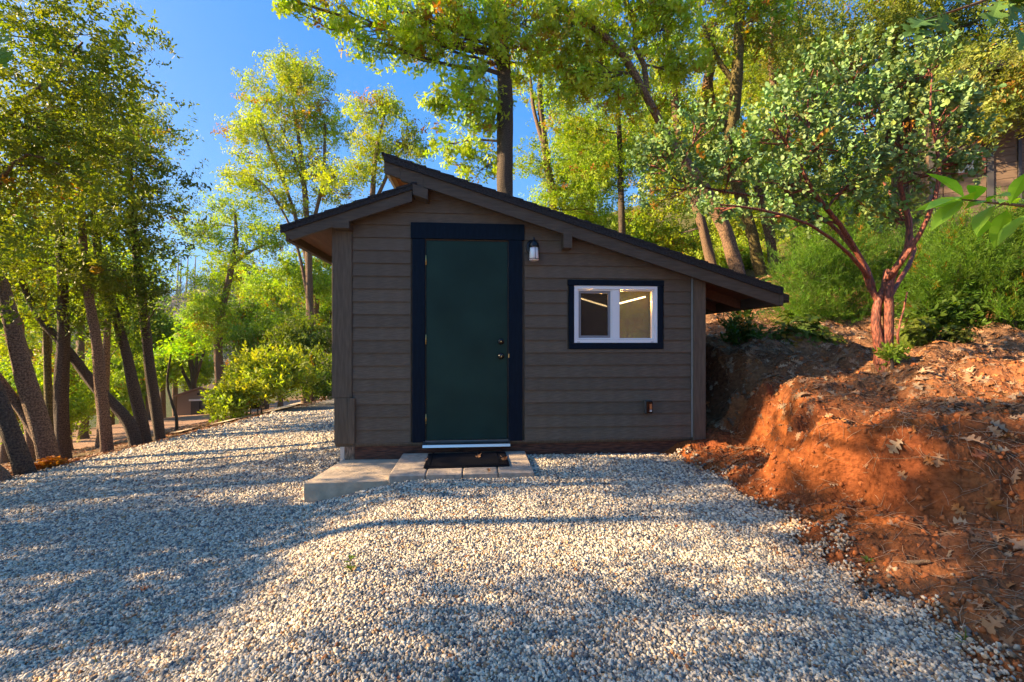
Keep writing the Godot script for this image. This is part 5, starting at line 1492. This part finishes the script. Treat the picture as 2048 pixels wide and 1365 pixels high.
func near_branches() -> void:
	# a leafy branch reaching in at the right
	var o := thing("leafy_branch", "leafy branch with long pointed green leaves reaching in from the right edge", "branch", P(2048, 412, 1.35))
	var base := o.position
	var st := st_new()
	var root := Vector3(3.5, H(3.5, -1.7) - 0.03, -1.7)
	tube(st, [root - base, Vector3(3.45, root.y + 0.45, -1.72) - base, Vector3(3.1, 1.35, -1.62) - base, Vector3(2.5, 1.58, -1.5) - base, P(2200, 425, 1.4) - base], [0.014, 0.012, 0.01, 0.008, 0.006], 7)
	var pts := [P(2200, 425, 1.4) - base, P(2048, 412, 1.35) - base, P(1985, 406, 1.33) - base, P(1925, 400, 1.3) - base]
	tube(st, pts, [0.006, 0.0045, 0.0036, 0.0022], 6)
	tube(st, [P(2010, 408, 1.34) - base, P(1985, 420, 1.33) - base, P(1955, 436, 1.31) - base], [0.0025, 0.002, 0.0012], 5)
	put(done(st), "stem", M.dead_wood, o)
	for q in [[1928, 400, 1838, 388, 0.3], [1926, 402, 1846, 445, 0.25], [1930, 398, 1880, 335, -0.2], [1940, 400, 1848, 405, 0.6], [1950, 402, 1960, 350, 0.1], [1945, 402, 1915, 372, 0.5], [1975, 404, 2010, 372, 0.0], [1985, 405, 1945, 395, 0.5], [2000, 408, 2040, 378, 0.2], [2020, 410, 2050, 340, -0.1], [1990, 412, 1910, 460, 0.3], [2015, 420, 1990, 470, 0.2], [2060, 428, 1995, 466, 0.4], [2060, 415, 2080, 360, 0.2], [1960, 436, 1975, 450, 0.5]]:
		var a := P(q[0], q[1], 1.32) - base
		var b := P(q[2], q[3], 1.32 + rng.randf_range(-0.1, 0.12)) - base
		var dir := (b - a).normalized()
		var len_ := clampf(a.distance_to(b) * 1.1, 0.06, 0.15)
		var side := dir.cross(Vector3.UP.rotated(Vector3.FORWARD, q[4]) + rand_dir() * 0.35).normalized()
		st = st_new()
		var k := rng.randf_range(0.85, 1.2)
		leaf(st, Transform3D(Basis(dir, side.cross(dir), side), a), "lance", len_, 0.28, 0.3, Color(0.32 * k, 0.6 * k, 0.06 * k), 0.08)
		put(done(st), "leaf", M.leaf, o)
	# big lobed oak leaves hanging in at the upper right
	var o2 := thing("oak_branch", "oak branch with big dark lobed leaves hanging at the top right", "branch", P(2000, -10, 1.7))
	base = o2.position
	st = st_new()
	tube(st, [Vector3(6.5, 5.6, -4.5) - base, Vector3(4.4, 4.2, -2.8) - base, Vector3(3.0, 3.2, -2.0) - base, P(2150, -60, 1.8) - base, P(2020, -20, 1.72) - base, P(1960, 5, 1.7) - base, P(1900, 25, 1.68) - base, P(1850, 40, 1.66) - base], [0.03, 0.022, 0.014, 0.008, 0.006, 0.005, 0.0035, 0.002], 6)
	put(done(st), "stem", M.dead_wood, o2)
	for q in [[1875, 34, 1800, 62], [1850, 42, 1745, 98], [1895, 28, 1880, 75], [1850, 42, 1830, 100], [1940, 12, 1900, -20], [2010, -5, 2060, 25], [2020, 0, 2048, 55], [1990, -10, 2040, -5], [2000, 0, 1985, 40], [1860, 40, 1790, 40], [2040, 60, 2070, 110]]:
		var a := P(q[0], q[1], 1.68) - base
		var b := P(q[2], q[3], 1.6 + rng.randf_range(-0.1, 0.1)) - base
		var dir := (b - a).normalized()
		var side := dir.cross(Vector3(0, 0.5, 1) + rand_dir() * 0.5).normalized()
		st = st_new()
		var k := rng.randf_range(0.8, 1.2)
		leaf(st, Transform3D(Basis(dir, side.cross(dir), side), a), "lobed", 0.13, 0.2, 0.2, Color(0.12 * k, 0.22 * k, 0.05 * k), 0.1)
		put(done(st), "leaf", M.thick_leaf, o2)
	var o3 := thing("oak_branch", "small cluster of bright green leaves at the left edge of the sky", "branch", P(-20, 90, 1.7))
	base = o3.position
	st = st_new()
	tube(st, [Vector3(-7.5, 5.0, -3.1) - base, Vector3(-4.5, 3.8, -2.3) - base, Vector3(-3.0, 2.9, -1.9) - base, P(-120, 40, 1.75) - base, P(-40, 80, 1.7) - base, P(0, 100, 1.7) - base], [0.03, 0.02, 0.012, 0.005, 0.003, 0.0015], 5)
	put(done(st), "stem", M.dead_wood, o3)
	for q in [[-10, 92, 10, 75], [-5, 98, 18, 112], [-5, 100, 8, 135], [-30, 85, -10, 120]]:
		var a := P(q[0], q[1], 1.7) - base
		var b := P(q[2], q[3], 1.68) - base
		var dir := (b - a).normalized()
		var side := dir.cross(Vector3(0, 0.4, 1)).normalized()
		st = st_new()
		leaf(st, Transform3D(Basis(dir, side.cross(dir), side), a), "lobed", 0.08, 0.2, 0.2, Color(0.16, 0.3, 0.04), 0.1)
		put(done(st), "leaf", M.leaf, o3)

func far_things() -> void:
	# small far shed
	var g := ground_at(402, 829)
	print("far shed at ", g)
	var k := -g.z / 900.0
	var s := thing("small_shed", "small brown gabled shed with dark door far down the dirt drive", "shed", g + Vector3(0, -0.05, 0), 0.25)
	var w := 42.0 * k
	var h := 38.0 * k
	var st := st_new()
	prism(st, PackedVector2Array([Vector2(-w, 0), Vector2(w, 0), Vector2(w, h), Vector2(0, h + w * 0.34), Vector2(-w, h)]), -w * 2.0, 0.0)
	put(done(st), "wall", mat("far_wall", lin(0.26, 0.19, 0.145), 0.8), s)
	for q in [-1.0, 1.0]:
		st = st_new()
		var a := Vector2(0, h + w * 0.34)
		var b := Vector2(q * w * 1.12, h - w * 0.04)
		prism(st, PackedVector2Array([a + Vector2(0, 0.03), b + Vector2(0, 0.03), b + Vector2(0, 0.13), a + Vector2(0, 0.13)]), -w * 2.1, w * 0.12)
		put(done(st), "roof", mat("far_roof", lin(0.28, 0.17, 0.13), 0.9), s)
	put(boxm(Vector3(-w * 0.42, 0.02, 0.01), Vector3(w * 0.55, h * 0.72, 0.05)), "door", M.grey_plastic, s)
	put(boxm(Vector3(-w * 0.06, 0.02, 0.052), Vector3(-w * 0.02, h * 0.72, 0.07)), "door_rail", M.black_metal, s)
	put(boxm(Vector3(-w * 0.5, h * 0.74, 0.01), Vector3(w * 0.62, h * 0.83, 0.06)), "door_header", M.vinyl, s)
	put(boxm(Vector3(-w * 0.16, h * 1.05, 0.01), Vector3(w * 0.16, h * 1.14, 0.05)), "vent", M.black_metal, s)
	# grill beyond the end of the drive
	var gp := ground_at(508, 832)
	print("grill at ", gp)
	var q := thing("outdoor_grill", "dark metal barbecue grill on legs in front of the bright shrub", "grill", gp)
	var u := -gp.z / 900.0
	put(bevel(Vector3(-16 * u, 14 * u, -0.2), Vector3(16 * u, 22 * u, 0.2), 0.03), "firebox", M.black_metal, q)
	st = st_new()
	lathe(st, [Vector2(14 * u, 0), Vector2(13 * u, 5 * u), Vector2(8 * u, 9 * u), Vector2(0, 10 * u)], 16, Vector3(0, 22.2 * u, 0), Basis.from_scale(Vector3(1, 1, 0.7)))
	put(done(st), "lid", M.black_metal, q)
	put(boxm(Vector3(-34 * u, 20 * u, -0.15), Vector3(-16.5 * u, 21.5 * u, 0.15)), "side_shelf", M.steel, q)
	for i in 4:
		st = st_new()
		var lx := (-12 * u if i % 2 == 0 else 12 * u)
		var lz := (-0.12 if i < 2 else 0.12)
		tube(st, [Vector3(lx, -0.1, lz), Vector3(lx * 0.9, 14 * u, lz)], [0.025, 0.025], 6)
		put(done(st), "leg", M.black_metal, q)
	# pale footpath along the end of the gravel
	st = st_new()
	st.set_smooth_group(1)
	var prev := []
	var d := 10.5
	while d < 23.0:
		var off := 0.5 + 0.35 * sin(d * 0.7) - 0.02 * (d - 11)
		var x0 := left_edge(d) - off - 1.0
		var x1 := left_edge(d) - off
		var row := []
		for i in 5:
			var x := lerpf(x0, x1, i / 4.0)
			row.append(Vector3(x, H(x, -d) + 0.05, -d))
		if prev:
			for i in 4:
				quad(st, prev[i], prev[i + 1], row[i + 1], row[i])
		prev = row
		d += 0.4
	tag(put(done(st), "footpath", M.concrete), "pale footpath along the far edge of the gravel", "", "", "structure")
	# distant ridge with conifers
	st = st_new()
	st.set_smooth_group(1)
	var nx := 60
	var nz := 10
	
	var pts := []
	for j in nz + 1:
		for i in nx + 1:
			var x := -420.0 + i * 9.0
			var z := -150.0 - j * 16.0
			var y := -18.0 + 55.0 * ss(0.0, 1.0, j / float(nz)) * (0.85 + 0.3 * lump.get_noise_1d(x * 0.9)) + 3.0 * lump.get_noise_2d(x, z)
			pts.append(Vector3(x, y, z))
	for j in nz:
		for i in nx:
			var a := j * (nx + 1) + i
			quad(st, pts[a], pts[a + 1], pts[a + nx + 2], pts[a + nx + 1])
	tag(put(done(st), "distant_ridge", mat("ridge_soil", lin(0.13, 0.1, 0.07), 0.95)), "distant hazy ridge", "", "", "structure")
	var xf := []
	var tint := []
	for t in 900:
		var i := rng.randi_range(12, 38)
		var j := rng.randi_range(2, nz)
		var p: Vector3 = pts[j * (nx + 1) + i] + Vector3(rng.randf_range(-5, 5), 0, rng.randf_range(-6, 6))
		var tall := rng.randf_range(7.0, 15.0)
		var n := 16
		for b in n:
			var f := b / float(n)
			var a := b * 2.4
			var dir := Vector3(cos(a), 0.25, sin(a)).normalized()
			var side := dir.cross(Vector3.UP).normalized()
			var sz := tall * (1.05 - f) * 0.42
			xf.append(Transform3D(Basis(side, dir, side.cross(dir)) * Basis.from_scale(Vector3(sz, sz, sz)), p + Vector3(0, tall * (0.1 + f * 0.9), 0)))
			var g2 := rng.randf_range(0.7, 1.2)
			tint.append(Color(0.05 * g2, 0.075 * g2, 0.03 * g2))
	tag(multi(sprig["pine"], xf, tint, "distant_forest", M.leaf), "conifer forest on the distant ridge", "forest")
	for t in [[357, 508, 0.25, "leftmost bare burnt snag on the distant ridge"], [362, 520, 0.2, "short burnt snag beside the leftmost on the ridge"], [376, 512, 0.3, "leaning burnt snag in the middle of the ridge"], [391, 512, 0.25, "bare straight snag right of the leaning one"]]:
		var top := P(t[0], t[1], 290.0)
		st = st_new()
		tube(st, [Vector3(top.x - t[2] * 8.0, 16.0, top.z), Vector3(top.x - t[2] * 3.0, 38.0, top.z), Vector3(top.x, top.y, top.z)], [0.8, 0.6, 0.2], 5)
		var o := put(done(st), "dead_tree", M.dead_wood)
		tag(o, t[3], "dead tree", "snags on the distant ridge")

func house() -> void:
	# the house on the hill at the right, half behind leaves
	var a := P(1866, 440, 9.9)
	var turn := deg_to_rad(-30.0)
	var h := thing("hillside_house", "brown sided house on the hill at the right with dark corner boards", "house", Vector3(a.x, H(a.x, a.z) - 0.3, a.z), turn)
	# own axes: x runs along the wall towards the right, z out of the wall
	var y0 := a.y - h.position.y      # height of the lower wall band
	var wall := mat("house_wall", lin(0.19, 0.125, 0.08), 0.75, M.brown_paint.albedo_texture, Vector3(0.6, 6, 0.6), M.brown_paint.heightmap_texture, 0.1)
	var trim := mat("house_trim", lin(0.06, 0.055, 0.055), 0.6)
	var red := mat("red_window_frame", lin(0.1, 0.032, 0.02), 0.5)
	var tan := mat("tan_window_frame", lin(0.6, 0.45, 0.2), 0.5)
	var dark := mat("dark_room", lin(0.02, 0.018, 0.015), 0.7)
	var top := y0 + 2.75
	put(boxm(Vector3(0, -0.5, -4.0), Vector3(4.6, top, -0.02)), "wall", wall, h)
	var y := y0 - 0.9
	while y < top - 0.1:
		for s in [[0.02, 0.16], [0.92, 1.3], [1.37, 1.72], [3.32, 4.5]]:
			put(boxm(Vector3(s[0], y, -0.018), Vector3(s[1], y + 0.152, 0.012)), "siding_board", wall, h)
		for s in [[0.18, 0.84, y0 + 0.85, y0 + 1.75], [1.86, 3.3, y0 + 0.95, y0 + 2.45]]:
			if y + 0.16 < s[2] or y > s[3]:
				put(boxm(Vector3(s[0], y, -0.018), Vector3(s[1], y + 0.152, 0.012)), "siding_board", wall, h)
		y += 0.16
	for x in [-0.06, 0.85, 1.31, 1.74]:
		put(boxm(Vector3(x, y0 - 0.6, -0.02), Vector3(x + (0.05 if x == 1.31 else 0.1), top, 0.04)), "corner_board", trim, h)
	put(boxm(Vector3(1.84, y0 + 0.8, 0.0), Vector3(3.3, y0 + 0.94, 0.05)), "window_sill", trim, h)
	for s in [[0.19, 0.83, y0 + 0.87, y0 + 1.73, red, "window"], [1.87, 3.28, y0 + 0.96, y0 + 2.43, tan, "window"]]:
		var w := Node3D.new()
		w.name = "window" if s[4] == red else "window_001"
		h.add_child(w)
		frame(w, "frame", s[4], s[0], s[2], s[1], s[3], 0.06, -0.02, 0.05)
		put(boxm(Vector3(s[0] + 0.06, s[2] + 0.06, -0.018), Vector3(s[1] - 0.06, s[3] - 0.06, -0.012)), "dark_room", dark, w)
		put(boxm(Vector3(s[0] + 0.06, s[2] + 0.06, 0.004), Vector3(s[1] - 0.06, s[3] - 0.06, 0.01)), "pane", M.pane_glass, w)
		var mid: float = (s[2] + s[3]) / 2
		if s[4] == red:
			put(boxm(Vector3(s[0] + 0.061, mid - 0.03, 0.011), Vector3(s[1] - 0.061, mid + 0.03, 0.045)), "glazing_bar", red, w)
		else:
			put(boxm(Vector3(s[0] + 0.22, s[2] + 0.061, 0.011), Vector3(s[0] + 0.27, s[3] - 0.061, 0.045)), "glazing_bar", tan, w)
	var st := st_new()
	prism(st, PackedVector2Array([Vector2(-0.5, top - 0.05), Vector2(5.2, top - 0.05), Vector2(5.2, top + 0.12), Vector2(-0.5, top + 0.12)]), -4.6, 0.7)
	put(done(st), "roof", trim, h)
	var fl := thing("floodlight", "round white floodlight on the hillside house above the branch", "lamp", h.to_global(Vector3(1.62, y0 + 0.42, 0.03)), turn)
	st = st_new()
	lathe(st, [Vector2(0, 0), Vector2(0.05, 0.0), Vector2(0.06, 0.05), Vector2(0.11, 0.14), Vector2(0.115, 0.17), Vector2(0, 0.17)], 16, Vector3.ZERO, Basis(Vector3.RIGHT, PI / 2 + 0.3))
	put(done(st), "shade", M.vinyl, fl)
	put(bevel(Vector3(-0.06, -0.06, -0.02), Vector3(0.06, 0.06, 0.02), 0.008), "mount", M.black_metal, fl)

# ------------------------------------------------------------------ start
func _ready() -> void:
	rng.seed = 7
	lump.seed = 3
	lump.noise_type = FastNoiseLite.TYPE_SIMPLEX_SMOOTH
	lump.frequency = 0.02
	lump.fractal_octaves = 2
	var cam := Camera3D.new()
	cam.name = "camera"
	cam.position = Vector3(0, EYE, 0)
	cam.fov = rad_to_deg(2.0 * atan(682.5 / F))
	cam.near = 0.05
	cam.far = 900.0
	add_child(cam)
	cam.current = true
	var sun_to := Vector3(0.998, 0, -0.055).normalized() * cos(deg_to_rad(SUN_UP)) + Vector3.DOWN * sin(deg_to_rad(SUN_UP))
	var env := Environment.new()
	env.background_mode = Environment.BG_SKY
	env.sky = Sky.new()
	env.sky.sky_material = sky(-sun_to)
	env.tonemap_mode = Environment.TONE_MAPPER_LINEAR
	env.tonemap_exposure = EXPOSURE
	env.fog_enabled = true
	env.fog_density = 0.0002
	env.fog_light_color = Color(0.72, 0.82, 0.95)
	env.sdfgi_enabled = true
	env.ssao_enabled = true
	env.ssil_enabled = true
	var we := WorldEnvironment.new()
	we.name = "world_environment"
	we.environment = env
	add_child(we)
	var sun := DirectionalLight3D.new()
	sun.name = "sun"
	sun.light_energy = 1.6
	sun.light_color = Color(1.0, 0.87, 0.68)
	sun.light_angular_distance = 0.5
	sun.shadow_enabled = true
	add_child(sun)
	sun.basis = Basis.looking_at(sun_to)
	materials()
	outlines()
	sprigs()
	ground()
	gravel()
	shed()
	house()
	far_things()
	woods()
	manzanita()
	shrubs()
	near_branches()
	litter()

const SUN_UP := 25.0
const EXPOSURE := 3.9

func sky(to_sun: Vector3) -> PanoramaSkyMaterial:
	var im := Image.create(512, 256, false, Image.FORMAT_RGBF)
	for r in 256:
		var e := PI / 2 - PI * (r + 0.5) / 256
		for c in 512:
			var a := TAU * (c + 0.5) / 512
			var dir := Vector3(sin(a) * cos(e), sin(e), -cos(a) * cos(e))
			var t := pow(clampf(1.0 - dir.y, 0.0, 1.0), 3.0)
			var col := Vector3(0.012, 0.185, 0.6).lerp(Vector3(0.3, 0.58, 0.88), t)
			var g := acos(clampf(dir.dot(to_sun), -1, 1))
			col += Vector3(1.0, 0.93, 0.8) * (5.0 * exp(-g / 0.16) + 1.2 * exp(-g / 0.28))
			col *= 1.62 / EXPOSURE
			im.set_pixel(c, r, Color(col.x, col.y, col.z))
	var m := PanoramaSkyMaterial.new()
	m.panorama = ImageTexture.create_from_image(im)
	return m
